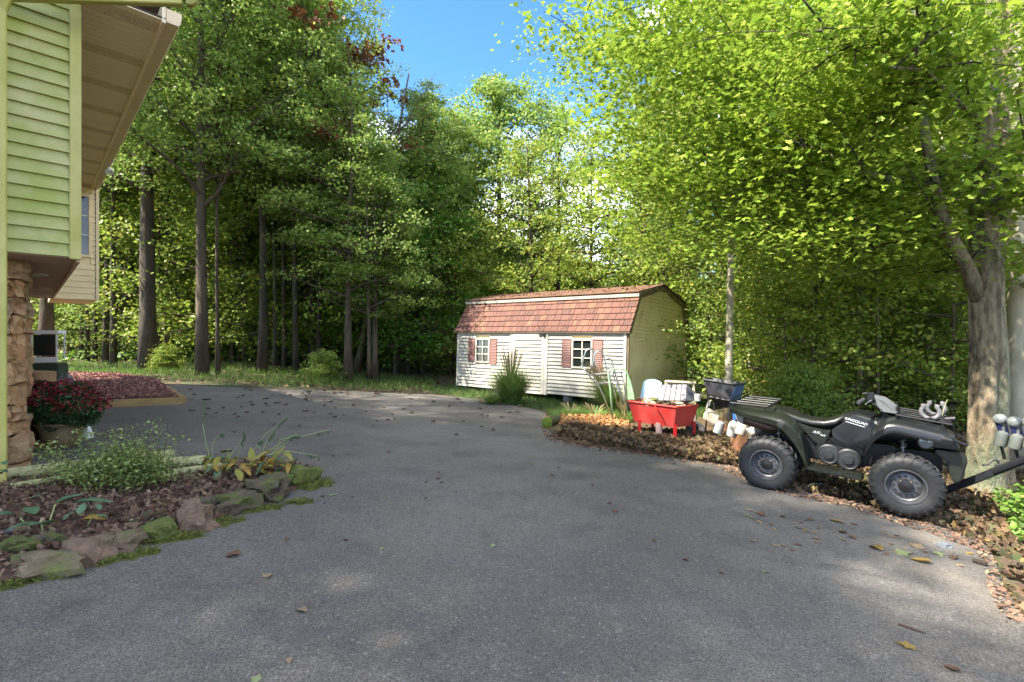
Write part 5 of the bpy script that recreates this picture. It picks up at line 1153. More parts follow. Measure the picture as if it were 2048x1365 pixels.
rail([(1225, 835), (1221, 780), (1217, 752), (1217, 742), (1222, 739), (1246, 738), (1252, 742), (1262, 768), (1267, 790), (1268, 802), (1266, 840)], 10.6, .02, 'tube', M_gm, gc)
rail([(1224, 744), (1240, 790), (1246, 835)], 10.65, .013, 'tube', M_chrome, gc); rail([(1240, 740), (1248, 765), (1252, 800), (1254, 838)], 10.65, .013, 'tube', M_chrome, gc)
rail([(1219, 748), (1233, 747)], 10.6, .012, 'tube', M_chrome, gc); rail([(1226, 766), (1248, 770)], 10.63, .012, 'tube', M_chrome, gc)
q = [Z(1254, 750, 10.6), Z(1262, 770, 10.6), Z(1267, 798, 10.6), Z(1256, 800, 10.66), Z(1254, 776, 10.66)]
MB().prism(q, (0, .012, 0)).build('green_panel', M_gm, gc)
# ornamental grass clumps
M_blade = leafm('tall_grass_blades', [(.1, .2, .03), (.16, .28, .05), (.22, .34, .08), (.3, .3, .12)], .35)
def clump(px, py, n, ht, sp, leanx, label, seed):
    b = G(px, py); t = thing('ornamental_grass', label, 'grass clump', b); r = random.Random(seed); V = []; F = []
    for i in range(n):
        a = r.uniform(0, 6.28); o_ = Vector((math.cos(a)*sp*.28*r.random(), math.sin(a)*sp*.28*r.random(), -.03)); h = ht*r.uniform(.45, 1.0)*(1 if r.random() < .3 else .72)
        k = r.uniform(.2, 1)*sp; dx, dy = math.cos(a)*k+leanx*h, math.sin(a)*k; w_ = r.uniform(.008, .016); pr = Vector((-math.sin(a), math.cos(a), 0))*w_; o0 = len(V)
        for j in range(5):
            s_ = j/4; p = o_+Vector((dx*s_**1.7, dy*s_**1.7, h*(s_-.25*s_*s_*k/sp))); q = pr*(1-s_*.9); V += [p-q, p+q]
        F += [(o0+2*j, o0+2*j+1, o0+2*j+3, o0+2*j+2) for j in range(4)]
    MB().add(V, F).build('blades', M_blade, t, world=False)['kind'] = 'stuff'
    m = MB()
    for i in range(n//24):
        a = r.uniform(0, 6.28); k = r.uniform(.15, .5)*sp; h = ht*r.uniform(.85, 1.08); P = [Vector((math.cos(a)*k*s_**1.5+leanx*h*s_, math.sin(a)*k*s_**1.5, h*s_)) for s_ in (0, .3, .6, .85, 1)]; m.tube(P, [.004, .004, .003, .006, .002], 4)
    m.build('seed_stalks', mat('straw_stalk', (.32, .25, .13), .8), t, world=False)['kind'] = 'stuff'
clump(1022, 806, 1900, 1.45, .85, 0, 'tall clump of ornamental grass in front of the shed door', 3)
clump(1228, 826, 1300, 1.25, .6, -.4, 'leaning clump of ornamental grass by the chrome ladder', 4)
clump(985, 808, 350, .45, .5, 0, 'low tuft of grass left of the tallest clump', 5)
clump(1140, 832, 500, .28, .6, 0, 'low dark tuft of grass at the edge of the orange mulch', 6)
clump(1190, 838, 500, .34, .6, 0, 'low tuft of grass between orange mulch and leaning clump', 7)
clump(1250, 850, 260, .5, .35, -.1, 'small grass tuft against the left leg of the red trough', 8)
# mossy log end and curb
p = G(1096, 857); q = G(1125, 862); lg = thing('mossy_log', 'short log with a bright green mossy cut end at the driveway edge', 'log', p)
MB().tube([p+Vector((-.02, 0, .1)), p+Vector((.2, .42, .08))], .1, 16, jit=.1).build('bark', mat('mossy_log_bark', (.07, .06, .03), .95, (.09, .1, .02), 12, 5, .8, 30), lg, smooth=True, angle=50)
d_ = Vector((.5, .85, 0)).normalized(); MB().lathe([(0, .012), (.1, .01), (.112, 0), (.11, -.03)], p+Vector((-.02, 0, .1)), -d_, 20).build('mossy_end', mat('lime_moss', (.14, .19, .015), .95, (.1, .14, .015), 12, 5, .8, 60), lg, smooth=True)
for i, (a, b, rr_, lab) in enumerate([((1112, 874), (1172, 886), .085, 'leftmost curved log curbing the soil island'), ((1176, 884), (1262, 893), .07, 'long half buried log under the leaves of the soil island')]):
    a, b = G(*a), G(*b); o = MB().tube([a+Vector((0, .14, .05)), a.lerp(b, .5)+Vector((0, .17, .07)), b+Vector((0, .14, .04))], [rr_*.9, rr_, rr_*.85], 14, jit=.3, seed=i).build('log', mat('rotting_log', (.16, .13, .07), .95, (.08, .07, .035), 9, 6, 1, 30, col3=(.13, .16, .05), scale3=4), smooth=True); tag(o, lab, 'log')
# ================================================================== quad bike (local: x forward, y away from the viewer, z up)
M_body = mat('faded_black_plastic', (.006, .0065, .009), .3, (.011, .012, .013), 3, 5, .08, 30, space='obj', spec=.5)
M_bodyg = mat('dusty_black_plastic', (.007, .009, .006), .38, (.015, .017, .012), 5, 6, .1, 40, space='obj')
M_seat = mat('black_vinyl', (.007, .0075, .007), .36, (.012, .013, .011), 6, 4, .15, 80, space='obj')
M_tyre = mat('tyre_rubber', (.011, .011, .012), .6, (.02, .02, .021), 10, 5, .2, 60, space='obj')
M_rim = mat('grey_wheel_rim', (.1, .105, .12), .4, (.06, .06, .065), 12, 5, .1, 60, metal=.4, space='obj')
M_frame = mat('black_frame_steel', (.012, .012, .014), .45, metal=.3)
M_tan = mat('silver_plastic', (.11, .115, .12), .5)
M_letter = mat('pale_decal', (.6, .62, .65), .5)
atv = thing('quad_bike', 'black utility quad bike parked at the right edge of the driveway', 'quad bike', (2.98, 5.88, -1.868), math.atan2(-.617, .787))
def AB(m, name, mt, par=None, **k): return m.build(name, mt, par or atv, world=False, **k)
def mirror(P): return [Vector((p[0], 1.15-p[1], p[2])) for p in P]
def wheel(s, y0, wd, side, label=None, zc=.318):
    """side -1: outer face towards the viewer"""
    Ro = .318; Rr = .165; yc = y0+wd/2
    hub = MB().lathe([(0, -.045), (.028, -.045), (.034, -.03), (.034, .0), (.06, .002), (.065, .02), (0, .03)], (s, yc+side*.06, zc), (0, -side, 0) if False else (0, -1 if side < 0 else 1, 0), 18)
    w_ = AB(hub, 'wheel', M_frame, smooth=True)
    pr = []
    hw = wd/2
    for r_, y in ((Rr, -hw*.82), (Rr+.02, -hw*.92), (Rr+.07, -hw*1.02), (Ro-.055, -hw*1.0), (Ro-.022, -hw*.86), (Ro-.012, -hw*.5), (Ro-.01, 0), (Ro-.012, hw*.5), (Ro-.022, hw*.86), (Ro-.055, hw), (Rr+.07, hw*1.02), (Rr+.02, hw*.92), (Rr, hw*.82)): pr.append((r_, y))
    AB(MB().lathe(pr, (s, yc, zc), (0, 1, 0), 48), 'tyre', M_tyre, w_, smooth=True, angle=60)
    tr_ = MB(); n = 24
    for i in range(n):
        for sd in (-1, 1):
            a = 2*math.pi*(i+(.5 if sd > 0 else 0))/n; P = []
            for (rr_, yy, da, wa) in ((Ro+.004, .02*sd, -.06, .03), (Ro+.003, hw*.55*sd, .05, .04), (Ro-.018, hw*.93*sd, .1, .05), (Ro-.055, hw*1.05*sd, .11, .045)):
                for (ra, q) in ((0, -1), (0, 1), (-.022, 1), (-.022, -1)):
                    t = a+da+wa*q; r2 = rr_+ra; P.append((Vector((s+r2*math.cos(t), yc+yy, zc+r2*math.sin(t)))))
            tr_.loft([P[k*4:k*4+4] for k in range(4)])
    AB(tr_, 'tread', M_tyre, w_)
    o = -1 if side < 0 else 1      # outward direction along y
    Y = lambda v: yc+o*v
    rim_ = MB().lathe([(Rr+.012, hw*.86), (Rr+.012, hw*.95), (Rr, hw*.95), (Rr-.012, hw*.8), (Rr-.018, hw*.45), (Rr-.03, hw*.38), (Rr-.055, hw*.5), (Rr-.085, hw*.52), (.045, hw*.42), (.035, hw*.35), (0, hw*.35)], (s, yc, zc), (0, o, 0), 40)
    AB(rim_, 'rim', M_rim, w_, smooth=True, angle=35)
    AB(MB().lathe([(Rr+.002, -hw*.85), (Rr+.002, hw*.8), (Rr-.004, hw*.8), (Rr-.004, -hw*.85)], (s, yc, zc), (0, o, 0), 32, closed=True), 'rim_barrel', M_frame, w_, smooth=True)
    hl = MB()
    for i in range(12):
        a = 6.283*i/12; c = Vector((s+(Rr-.066)*math.cos(a), Y(hw*.515), zc+(Rr-.066)*math.sin(a))); hl.lathe([(0, 0), (.0115, 0), (.0115, .004), (0, .004)], c, (0, o, 0), 8)
    AB(hl, 'vent_holes', M_dark, w_)
    for i in range(4):
        a = 6.283*(i+.5)/4; c = Vector((s+.055*math.cos(a), Y(hw*.46), zc+.055*math.sin(a))); AB(MB().lathe([(.013, 0), (.013, .014), (.008, .02), (0, .02)], c, (0, o, 0), 6), 'lug_nut', mat('rusty_nut', (.3, .24, .16), .5, metal=.5), w_)
    for q in range(5):
        pass
    return w_
wheel(0, 0, .25, -1); wheel(1.297, .005, .22, -1, zc=.302); wheel(0, .9, .25, 1); wheel(1.297, .925, .22, 1, zc=.302)
# fenders
def fender(st, name, flip, m):
    g_ = []
    for s, lip, arch, top, din in st:
        row = [(s, .085, lip), (s, .075, arch), (s, .105, arch+(top-arch)*.6), (s, .18, top), (s, .3, top+.006), (s, din, top+.008)]
        row = [Vector(p) for p in row]
        if flip: row = mirror(row)
        g_.append(row)
    # smooth along
    G2 = []
    for i in range(len(g_)-1):
        for k in range(3):
            t = k/3; p0 = g_[max(i-1, 0)]; p1 = g_[i]; p2 = g_[i+1]; p3 = g_[min(i+2, len(g_)-1)]
            G2.append([.5*((2*b)+(c-a)*t+(2*a-5*b+4*c-d)*t*t+(-a+3*b-3*c+d)*t**3) for a, b, c, d in zip(p0, p1, p2, p3)])
    G2.append(g_[-1]); AB(MB().sheet(G2, (0, 0, -.008)), name, m, smooth=True, angle=50)
rear_st = [(-.42, .90, .95, .965, .45), (-.28, .855, .905, .93, .42), (-.11, .82, .875, .915, .40), (.06, .79, .85, .905, .38), (.16, .745, .825, .885, .36), (.25, .645, .77, .83, .35), (.325, .53, .665, .72, .34), (.375, .42, .54, .575, .33), (.40, .34, .44, .46, .33), (.41, .325, .36, .37, .33)]
front_st = [(.92, .30, .325, .33, .36), (.93, .36, .39, .40, .34), (.94, .50, .55, .565, .33), (.975, .62, .68, .71, .33), (1.035, .73, .795, .84, .33), (1.11, .80, .865, .925, .36), (1.2, .835, .885, .955, .40), (1.32, .82, .87, .94, .42), (1.47, .795, .845, .91, .42), (1.6, .775, .82, .885, .42), (1.66, .77, .81, .86, .42)]
for fl in (False, True): fender(rear_st, 'rear_fender', fl, M_bodyg); fender(front_st, 'front_fender', fl, M_body)
def ring(s, hw, zt, zb, n=16, p=2.6, yc=.575):
    out = []
    for i in range(n):
        a = 2*math.pi*i/n; c, q = math.cos(a), math.sin(a); out.append(Vector((s, yc+hw*abs(c)**(2/p)*(1 if c > 0 else -1), (zt+zb)/2+(zt-zb)/2*abs(q)**(2/p)*(1 if q > 0 else -1))))
    return out
AB(MB().loft([ring(*a) for a in ((-.06, .06, .90, .86), (-.05, .16, .93, .84), (.05, .18, .935, .82), (.17, .175, .915, .79), (.3, .165, .875, .755), (.42, .155, .85, .735), (.54, .145, .848, .735), (.65, .14, .885, .76), (.73, .12, .93, .83), (.76, .07, .945, .9))]), 'seat', M_seat, smooth=True, angle=0)
AB(MB().loft([ring(*a) for a in ((.70, .1, .9, .7), (.76, .16, .945, .7), (.86, .21, .985, .66), (.96, .23, .975, .64), (1.06, .25, .95, .64), (1.2, .27, .94, .66), (1.4, .28, .91, .66), (1.58, .26, .875, .64), (1.68, .2, .83, .64), (1.72, .12, .78, .66))]), 'tank_cowl', M_body, smooth=True, angle=0)
AB(MB().loft([ring(*a) for a in ((-.45, .2, .93, .86), (-.3, .24, .93, .8), (-.1, .22, .925, .78), (.08, .2, .92, .76))]), 'tail_cowl', M_bodyg, smooth=True, angle=0)
for fl in (0, 1):
    f_ = (lambda P: mirror(P)) if fl else (lambda P: [Vector(p) for p in P]); sg = -1 if fl else 1
    d0 = .345
    AB(MB().prism(f_([(.28, d0, .80), (.42, d0, .76), (.54, d0, .745), (.62, d0, .745), (.60, d0, .69), (.56, d0, .585), (.50, d0, .56), (.44, d0, .6), (.36, d0, .70)]), (0, .04*sg, 0)), 'side_cover', M_bodyg, bevel=.008)
    AB(MB().prism(f_([(.625, .335, .755), (.76, .335, .87), (.84, .345, .935), (.99, .33, .905), (1.05, .32, .86), (.985, .32, .7), (.93, .33, .575), (.80, .325, .60), (.64, .33, .66)]), (0, .06*sg, 0)), 'tank_panel', M_body, bevel=.012)
    AB(MB().prism(f_([(.62, .335, .655), (.93, .325, .57), (.93, .335, .48), (.80, .34, .55), (.64, .34, .60), (.56, .345, .585)]), (0, .05*sg, 0)), 'lower_side_panel', M_body, bevel=.01)
    AB(MB().hexa(f_([(.40, .085, .31), (.93, .085, .275), (.93, .37, .275), (.40, .37, .31), (.40, .085, .352), (.93, .085, .318), (.93, .37, .318), (.40, .37, .352)])), 'footboard', M_bodyg, bevel=.012)
    tr_ = MB()
    for i in range(10): s = .45+i*.048; tr_.box(f_([(s, .225, .354-(s-.4)*.066)])[0], (.014, .24, .012))
    AB(tr_, 'footboard_ribs', M_bodyg)
    AB(MB().hexa(f_([(.395, .09, .33), (.43, .09, .33), (.43, .34, .33), (.395, .34, .33), (.31, .09, .72), (.34, .09, .72), (.34, .34, .72), (.31, .34, .72)])), 'fender_stay', M_bodyg, bevel=.006)
AB(MB().prism([(.46, .33, .56), (.60, .33, .60), (.78, .33, .575), (.90, .33, .52), (.915, .33, .345), (.5, .33, .37)], (0, .5, 0)), 'engine', M_frame, bevel=.02)
for s, h, r_ in ((.60, .475, .115), (.79, .445, .12)):
    AB(MB().lathe([(r_, 0), (r_, .03), (r_*.85, .045), (r_*.8, .04), (r_*.45, .045), (r_*.4, .06), (0, .062)], (s, .335, h), (0, -1, 0), 28), 'clutch_cover', mat('grey_black_casting', (.016, .017, .02), .5), smooth=True, angle=30)
AB(MB().box((.55, .575, .5), (1.35, .3, .26)).box((.0, .575, .42), (.5, .2, .2)).box((1.3, .575, .45), (.6, .24, .3)), 'chassis', M_frame, bevel=.02)
ax = MB()
for s in (0, 1.297):
    ax.tube([(s, .12, .318), (s, 1.03, .318)], .03, 10)
    for y0, y1 in ((.22, .45), (.93, .7)): ax.tube([(s-.12, y1, .34), (s, y0, .30), (s+.12, y1, .34)], .016, 6); ax.tube([(s-.1, y1, .5), (s, y0, .42), (s+.1, y1, .5)], .014, 6)
AB(ax, 'axle', M_frame, smooth=True)
for s, y in ((1.27, .33), (1.27, .82), (.08, .35), (.08, .8)):
    sp_ = MB(); P = [Vector((s+.03*math.cos(t*.8), y+.03*math.sin(t*.8), .40+t*.0085)) for t in range(46)]
    sp_.tube(P, .007, 5); sp_.tube([(s, y, .34), (s, y, .82)], .014, 6); AB(sp_, 'shock_spring', mat('shock_steel', (.2, .2, .21), .4, metal=.7), smooth=True)
AB(MB().lathe([(0, -.26), (.05, -.26), (.065, -.22), (.065, .12), (.03, .2), (0, .2)], (-.12, .34, .735), (1, .1, -.25), 16), 'muffler', mat('browned_exhaust', (.12, .07, .05), .5, metal=.6), smooth=True)
AB(MB().prism([(-.4, .2, .9), (-.37, .2, .78), (-.30, .2, .74), (-.28, .2, .88)], (0, .12, 0)), 'rear_light', mat('smoky_lens', (.28, .26, .25), .2), bevel=.01)
# nose
AB(MB().prism([(1.52, .24, .67), (1.765, .24, .665), (1.785, .24, .60), (1.74, .24, .40), (1.70, .24, .35), (1.655, .24, .40), (1.63, .24, .55), (1.56, .24, .62)], (0, .67, 0)), 'bumper', M_bodyg, bevel=.015)
AB(MB().prism([(1.34, .27, .80), (1.66, .27, .83), (1.74, .27, .69), (1.5, .27, .69), (1.4, .27, .72)], (0, .61, 0)), 'grille_shell', M_body, bevel=.02)
gr = MB()
for i in range(5): gr.box((1.70-i*.0, .575, .70+i*.022), (.03+.0*i, .4-.03*i, .008))
AB(gr, 'grille', M_frame)
for y in (.255, .895):
    hl = AB(MB().lathe([(0, -.012), (.05, -.012), (.062, 0), (.06, .035), (0, .05)], (1.45, y, .745), (.35, -1 if y < .5 else 1, .05), 22), 'headlight', mat('clear_lens', (.16, .17, .18), .12, spec=.9), smooth=True)
    AB(MB().lathe([(.06, 0), (.072, .0), (.072, .03), (.06, .03)], (1.45, y+(.004 if y < .5 else -.004), .745), (.35, -1 if y < .5 else 1, .05), 22, closed=True), 'lamp_ring', M_body, hl)
AB(MB().tube([(1.62, .3, .8), (1.78, .32, .74), (1.80, .575, .72), (1.78, .83, .74), (1.62, .85, .8)], .014, 8), 'brush_guard', M_frame, smooth=True)
# racks
def rack(name, s0, s1, z0, z1, n, y0=.16, y1=.99):
    m = MB(); zz = lambda s: z0+(z1-z0)*(s-s0)/(s1-s0)
    m.tube([(s0, y0, z0), (s1, y0, z1)], .012, 8).tube([(s0, y1, z0), (s1, y1, z1)], .012, 8).tube([(s0, y0, z0), (s0, y1, z0)], .012, 8).tube([(s1, y0, z1), (s1, y1, z1)], .012, 8)
    for i in range(1, n): y = y0+(y1-y0)*i/n; m.tube([(s0, y, z0), (s1, y, z1)], .007, 6)
    m.tube([(s0, y0, z0+.05), (s0, y1, z0+.05)], .01, 8)
    for y in (y0+.1, .575, y1-.1):
        for s in (s0+.06, s1-.06): m.tube([(s, y, zz(s)), (s, y, zz(s)-.09)], .01, 6)
    AB(m, name, M_frame, smooth=True)
rack('rear_rack', -.43, .0, 1.0, .985, 4); rack('front_rack', 1.22, 1.66, 1.0, .945, 4, .24, .91)
# handlebars
hb = AB(MB().tube([(1.12, .575, .93), (1.02, .575, 1.10)], .03, 10).tube([(1.02, .575, 1.09), (1.0, .42, 1.13), (.93, .24, 1.14), (.90, .12, 1.12)], .012, 8).tube([(1.02, .575, 1.09), (1.0, .73, 1.13), (.93, .91, 1.14), (.90, 1.03, 1.12)], .012, 8), 'handlebar', M_frame, smooth=True)
for y0, y1 in ((.10, .24), (1.05, .91)): AB(MB().tube([(.895, y0, 1.118), (.93, y1, 1.14)], .019, 10), 'grip', mat('black_rubber', (.025, .025, .028), .75), hb, smooth=True)
for y0, y1 in ((.12, .30), (1.03, .85)): AB(MB().tube([(1.0, y1, 1.13), (.97, (y0+y1)/2, 1.115), (.955, y0, 1.10)], .006, 6), 'brake_lever', mat('worn_metal', (.35, .35, .36), .35, metal=.8), hb, smooth=True)
AB(MB().box((.985, .33, 1.145), (.05, .06, .05)).box((.985, .82, 1.145), (.05, .06, .05)).lathe([(0, 0), (.035, 0), (.035, .05), (0, .05)], (.985, .42, 1.15), (-.3, 0, 1), 12), 'switch_housing', M_frame, hb, bevel=.006)
AB(MB().loft([[Vector(p) for p in r_] for r_ in ([(1.02, .46, 1.16), (1.02, .69, 1.16), (1.05, .70, 1.03), (1.05, .45, 1.03)], [(1.12, .48, 1.14), (1.12, .67, 1.14), (1.14, .68, 1.01), (1.14, .47, 1.01)], [(1.22, .52, 1.06), (1.22, .63, 1.06), (1.22, .64, 1.0), (1.22, .51, 1.0)])]), 'instrument_pod', M_tan, hb, smooth=True)
AB(MB().prism([(1.04, .34, 1.15), (1.10, .33, 1.13), (1.24, .34, 1.015), (1.22, .34, .995), (1.08, .34, 1.01)], (0, .02, 0)), 'hand_guard', M_tan, hb, bevel=.004)
cb = MB().tube([(1.0, .45, 1.12), (1.06, .4, 1.04), (1.1, .45, .96)], .006, 6).tube([(1.0, .7, 1.12), (1.08, .72, 1.03), (1.1, .66, .96)], .006, 6).tube([(.98, .3, 1.12), (1.08, .3, 1.04), (1.12, .4, .97)], .005, 6); AB(cb, 'cables', M_frame, hb, smooth=True)
# padded horseshoe rests on the front rack
for y, s0 in ((.40, 1.50), (.76, 1.56)):
    P = [Vector((s0+.075*math.sin(t), y, 1.04-.07*math.cos(t))) for t in [-2.35+i*4.7/14 for i in range(15)]]
    P = [P[0]+Vector((-.005, 0, .03))]+P+[P[-1]+Vector((.005, 0, .03))]
    h_ = AB(MB().tube(P, .021, 10), 'gun_rest', mat('worn_grey_rubber', (.15, .145, .155), .75, (.09, .085, .09), 20, space='obj'), smooth=True, angle=0)
    AB(MB().box((s0, y, .955), (.05, .05, .05)).tube([(s0, y, .93), (s0, y, .99)], .018, 8), 'rest_clamp', M_frame, h_)
AB(MB().tube([(1.64, .42, .93), (1.66, .42, .98)], .03, 10).tube([(1.62, .42, .97), (1.70, .42, .985)], .028, 10), 'rack_knob', M_frame, smooth=True)
AB(MB().tube([(1.60, .5, 1.0), (1.62, .5, 1.1), (1.64, .49, 1.17)], .003, 5), 'wire_whip', mat('pale_wire', (.4, .42, .2), .6))
def text(s, body, loc, size, ang, par, m=M_letter, shear=0):
    c = bpy.data.curves.new('lettering', 'FONT'); c.body = body; c.size = size; c.extrude = .0008; c.shear = shear; c.align_x = 'CENTER'; 
    q = bpy.data.objects.new('q', c); COL.objects.link(q); dg = bpy.context.evaluated_depsgraph_get(); me = bpy.data.meshes.new_from_object(q.evaluated_get(dg)); bpy.data.objects.remove(q)
    me.materials.clear(); me.materials.append(m); o = bpy.data.objects.new('lettering', me); COL.objects.link(o); o.parent = par; o.location = loc; o.rotation_euler = (R(90), ang, 0); return o
text('a', 'KINGQUAD', (.855, .326, .868), .04, R(14), atv, shear=.2); text('b', 'AXi', (.47, .343, .695), .045, R(8), atv, shear=.4); text('c', '4x4', (.535, .343, .672), .034, R(8), atv, shear=.2)
AB(MB().prism([(.76, .329, .872), (.94, .329, .826), (.94, .329, .821), (.76, .329, .867)], (0, .003, 0)), 'decal_stripe', M_letter)
AB(MB().lathe([(0, 0), (.018, 0), (.018, .003), (0, .003)], (1.045, .10, .80), (0, -1, .2), 14), 'round_emblem', M_letter)
# loose cable on the ground between the wheels
P = [G(1606, 992, .02), G(1608, 976, .06), G(1625, 968, .14), G(1645, 968, .12), G(1665, 976, .02)]
o = MB().tube(P, .0035, 6).build('cable', mat('grey_cable', (.16, .16, .15), .5), smooth=True); tag(o, 'thin grey cable looped on the ground between the quad bike wheels', 'cable')
# --- trailer tongue coming in from the right
tg = thing('trailer', 'black steel trailer tongue with silver rod holders reaching in from the right border', 'trailer', on(4.9, 5.2))
a = Z(1880, 986, 5.35); b = Z(2340, 810, 3.9); d = (b-a).normalized(); n = d.cross(Vector((0, 0, 1))).normalized(); u = n.cross(d)
M_tg = mat('black_gloss_steel', (.02, .022, .025), .3, (.04, .04, .045), 10, metal=.3)
MB().slab(a-n*.03-u*.035, b-a, n*.06, u*.07).build('tongue', M_tg, tg, bevel=.006)
MB().slab(a.lerp(b, .3)-n*.045-u*.02, (b-a)*.4, n*.09, u*.03).build('tongue_sleeve', M_frame, tg, bevel=.004)
gb = Vector((b.x, b.y, gh(b.x, b.y))); MB().tube([b, gb], .03, 8).build('jack_stand', M_tg, tg)
hk = [Z(1966, 931, 5.05), Z(1976, 929, 5.05), Z(1981, 923, 5.05), Z(1988, 919, 5.05), Z(1996, 922, 5.05), Z(1998, 929, 5.05), Z(1992, 932, 5.05)]
MB().tube(hk, .012, 8).build('safety_hook', mat('dark_steel', (.1, .09, .08), .5, metal=.7), tg, smooth=True)
M_cap = mat('silver_grey_plastic', (.15, .165, .16), .3, (.1, .11, .11), 8)
M_navy = mat('navy_plastic', (.03, .035, .12), .4)
for i, (px, py, d_) in enumerate(((2003, 878, 4.95), (2032, 884, 4.85), (2062, 884, 4.75))):
    c = Z(px, py, d_)
    rh = MB().lathe([(0, -.075), (.042, -.075), (.05, -.06), (.052, .05), (.035, .065), (.03, .075), (0, .075)], c, (.25, 0, 1), 16).build('roller', mat('grey_green_roller', (.08, .09, .085), .3, (.12, .13, .11), 6), tg, smooth=True)
    t = Z(px+2, py-38, d_); MB().tube([c+Vector((.02, 0, .07)), t], .014, 6).build('bracket', M_cap, rh)
    MB().prism([t+Vector((-.05, 0, 0)), t+Vector((.05, 0, -.02)), t+Vector((.09, 0, -.2)), t+Vector((.04, 0, -.22))], (0, .05, 0)).build('blade', M_navy, rh, bevel=.006)
    MB().lathe([(0, .05), (.03, .046), (.048, .03), (.055, 0), (.05, -.03), (.035, -.045), (0, -.05)], t+Vector((.0, .02, .0)), (.9, .3, -.3), 16).tube([t+Vector((-.03, 0, 0)), t+Vector((.05, .02, -.1)), t+Vector((.08, .02, -.2))], [.02, .018, .008], 8).build('cap', M_cap, rh, smooth=True)
    MB().tube([c-Vector((0, 0, .07)), c+Vector((.03, 0, -.2))], .014, 6).build('bracket_foot', M_frame, rh)
# ================================================================== fallen leaves, nuts and small things on the driveway
r = random.Random(77)
M_l = [mat('brown_leaf', (.15, .075, .04), .75, (.09, .05, .03), 60, trans=.1), mat('tan_leaf', (.28, .2, .12), .75, (.2, .14, .08), 60, trans=.1), mat('yellow_leaf', (.32, .22, .05), .7, (.24, .15, .04), 50, trans=.2), mat('pale_green_leaf', (.26, .29, .14), .7, (.2, .24, .1), 50, trans=.2), mat('dark_nut', (.07, .035, .02), .7)]
def leafobj(kind, m, seed):
    q = random.Random(seed); T, _ = LEAF['maple']; n = 6; g_ = []
    if kind == 'curl':
        for i in range(5):
            t = i/4; w_ = .5*math.sin(math.pi*min(1, t*.9+.06))**.7; row = []
            for j in range(5):
                a = (j/4-.5)*2.2; row.append(Vector((w_*math.sin(a)*.8, t-.5, .04+w_*(1-math.cos(a))*.9+.08*math.sin(t*5+seed))))
            g_.append(row)
        b = MB().sheet(g_, (0, 0, .012))
    elif kind == 'flat':
        V = [(x*.9, y-.5, .04+z*.9+.07*math.sin(x*4+seed)+.08*abs(x)) for x, y, z in T]; b = MB().add(V, LEAF['maple'][1]); b.tube([(0, -.45, .05), (.08, -.8, .06)], .02, 4)
    else: return blob('x', m, (.5, .38, .34), seed, rough=.35, sub=2)
    return b.build('x', m)
protos = {}
def proto(kind, mi, s):
    k = (kind, mi, s)
    if k not in protos:
        o = leafobj(kind, M_l[mi], s); protos[k] = o.data; bpy.data.objects.remove(o)
    return protos[k]
GRP = 'fallen leaves and nuts on the driveway'
def put(px, py, kind, mi, wpx, label, rz=None, name='fallen_leaf', cat='leaf'):
    p = G(px, py); s = wpx*p.y/1000*.95
    o = inst(name, proto(kind, mi, r.randrange(3)), None, p+Vector((0, 0, .003+(.3*s if kind == 'nut' else 0))), (r.uniform(-.15, .15), r.uniform(-.15, .15), r.uniform(0, 6.28) if rz is None else rz), (s, s, s*(.55 if kind == 'flat' else .7)))
    tag(o, label, cat, GRP)
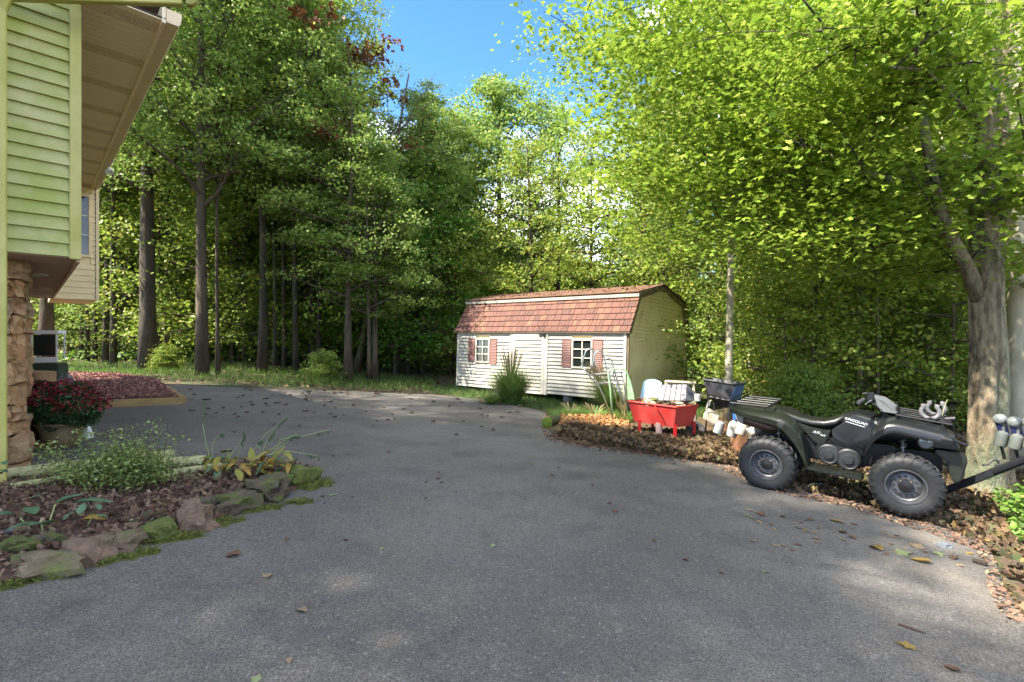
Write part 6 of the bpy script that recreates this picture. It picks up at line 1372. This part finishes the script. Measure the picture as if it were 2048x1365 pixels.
# the ones that can be pointed at
named = [
 (465, 1112, 'curl', 0, 34, 'curled brown leaf on the open asphalt right of the pink rock', 1.5), (536, 1151, 'flat', 1, 28, 'pale tan leaf below the curled brown one', None),
 (574, 1080, 'curl', 0, 15, 'small brown leaf to the right of the mossy edge', None), (691, 1081, 'curl', 0, 13, 'small brown leaf level with the round mossy stone', None), (603, 1223, 'curl', 1, 26, 'rolled tan leaf alone in the lower left asphalt', 1.2),
 (578, 1323, 'curl', 1, 18, 'tan leaf near the bottom edge of the driveway', None), (510, 1360, 'flat', 3, 26, 'pale green leaf cut by the bottom border', None), (765, 1098, 'flat', 3, 14, 'tiny pale leaf in the middle left asphalt', None),
 (668, 991, 'flat', 3, 18, 'whitish leaf just right of the bed tip', None), (1231, 1024, 'curl', 0, 14, 'small rust leaf in mid asphalt left of the light patch', None), (1153, 991, 'curl', 1, 9, 'tiny tan leaf in mid asphalt', None),
 (1508, 1084, 'curl', 1, 13, 'small tan leaf below the long sunlit patch', None), (1494, 1032, 'flat', 3, 14, 'yellow green leaf left of the sunlit patch', None), (1521, 1030, 'curl', 0, 22, 'brown leaf at the left end of the sunlit patch', None), (1564, 1034, 'curl', 0, 12, 'small brown leaf on the sunlit patch', None),
 (1668, 1042, 'flat', 2, 26, 'gold leaf inside the sunlit patch', None), (1686, 1066, 'curl', 0, 20, 'curled brown leaf at the lower end of the sunlit patch', None), (1705, 1077, 'curl', 0, 16, 'dark curled leaf at the end of the sunlit patch', None), (1635, 1078, 'flat', 1, 16, 'tan leaf under the sunlit patch', None),
 (1752, 1098, 'curl', 2, 30, 'curled ochre leaf below the front tyre', None), (1806, 1108, 'flat', 3, 36, 'large pale green leaf below the front tyre', None), (1842, 1124, 'curl', 2, 34, 'golden brown leaf right of the large pale green one', .8), (1830, 1092, 'flat', 1, 30, 'pale leaf above the large pale green one', None),
 (1878, 1110, 'flat', 3, 24, 'greenish leaf near the littered edge', None), (1908, 1117, 'curl', 0, 22, 'brown leaf close to the littered edge', None), (1371, 1121, 'curl', 0, 15, 'rust leaf at the left of the small light crescents', None), (1532, 1144, 'flat', 3, 18, 'pale green leaf under the light crescents', None), (1443, 1147, 'curl', 0, 13, 'dark leaf inside the left light crescent', None),
 (1810, 1292, 'flat', 2, 34, 'yellow leaf in the lower right asphalt', .9), (1905, 1340, 'curl', 0, 28, 'curled red brown leaf in the bottom right corner', None), (1918, 1132, 'flat', 1, 16, 'small pale leaf beside the dark twig on the right edge', None), (1308, 1083, 'curl', 0, 11, 'small brown leaf in the centre of the driveway', None), (1316, 1071, 'flat', 1, 9, 'tiny tan leaf in the centre of the driveway', None),
 (985, 1093, 'flat', 3, 14, 'tiny whitish leaf in the shadowed middle of the driveway', None), (1105, 952, 'curl', 0, 12, 'small brown leaf on the pale asphalt before the soil island', None), (877, 958, 'curl', 0, 13, 'brown leaf on the middle driveway below the far light', None),
 (100, 1135, 'flat', 2, 66, 'large orange brown leaf lying across the corner rocks', None), (55, 1150, 'flat', 1, 50, 'large tan leaf at the foot of the long border rock', None), (266, 1084, 'flat', 2, 26, 'orange leaf on the moss left of the round stone', None), (1500, 1022, 'curl', 1, 12, 'little tan leaf above the yellow green one', None),
]
for px, py, k, mi, wp, lab, rz in named: put(px, py, k, mi, wp, lab, rz)
for i in range(115):       # far half of the driveway
    py = 778+abs(r.gauss(0, 1))*38; px = r.uniform(370+max(0, (850-py))*0, 1060)
    if py > 930 or (py < 805 and px < 375): continue
    if py < 785 and px > 700: continue
    n_ = r.random() < .6
    put(px, py, 'nut' if n_ else 'curl', 4 if n_ else r.choice([0, 0, 1]), r.uniform(6, 10) if n_ else r.uniform(7, 13), 'small dark walnut husk lying on the far part of the driveway' if n_ else 'small curled leaf lying on the far part of the driveway', name='walnut_husk' if n_ else 'fallen_leaf', cat='nut' if n_ else 'leaf')
for i in range(34):
    put(r.uniform(620, 1450), r.uniform(900, 1010), 'curl', r.choice([0, 1, 4]), r.uniform(5, 10), 'tiny curled leaf speck on the middle of the driveway')
for i in range(40):
    px = r.uniform(1500, 1960); put(px, r.uniform(1010+.16*(px-1500), 1110), 'flat', r.choice([0, 1, 2]), r.uniform(8, 16), 'small leaf scattered near the quad bike')
o = MB().tube([G(1796, 1248, .006), G(1822, 1256, .01), G(1852, 1267, .006)], [.005, .006, .004], 6).build('twig', M_twig); tag(o, 'thin dark twig lying in the lower right of the driveway', 'twig')
o = MB().tube([G(1945, 1120, .02), G(1972, 1128, .02)], [.014, .02], 7, jit=.3).build('bark_piece', M_bk); tag(o, 'dark piece of bark near the right edge of the asphalt', 'bark')
for i, (px, py, dm, m) in enumerate([(1888, 1093, (.07, .05, .025), mat('bluegrey_rock', (.16, .18, .2), .9)), (2010, 1020, (.09, .06, .05), M_rk), (2036, 1050, (.1, .07, .05), M_rkt), (2030, 1130, (.06, .05, .03), M_rk), (1985, 1070, (.07, .05, .035), M_rk)]):
    p = G(px, py); o = blob('stone', m, dm, 90+i, rough=.4); o.location = p+Vector((0, 0, dm[2]*.4)); tag(o, ['flat blue grey stone on the asphalt below the front tyre', 'brown stone at the littered edge below the tongue', 'tan stone at the right border below the weeds', 'stone half buried in leaves at the lower right border', 'dark stone in the leaf litter beside the asphalt corner'][i], 'stone')
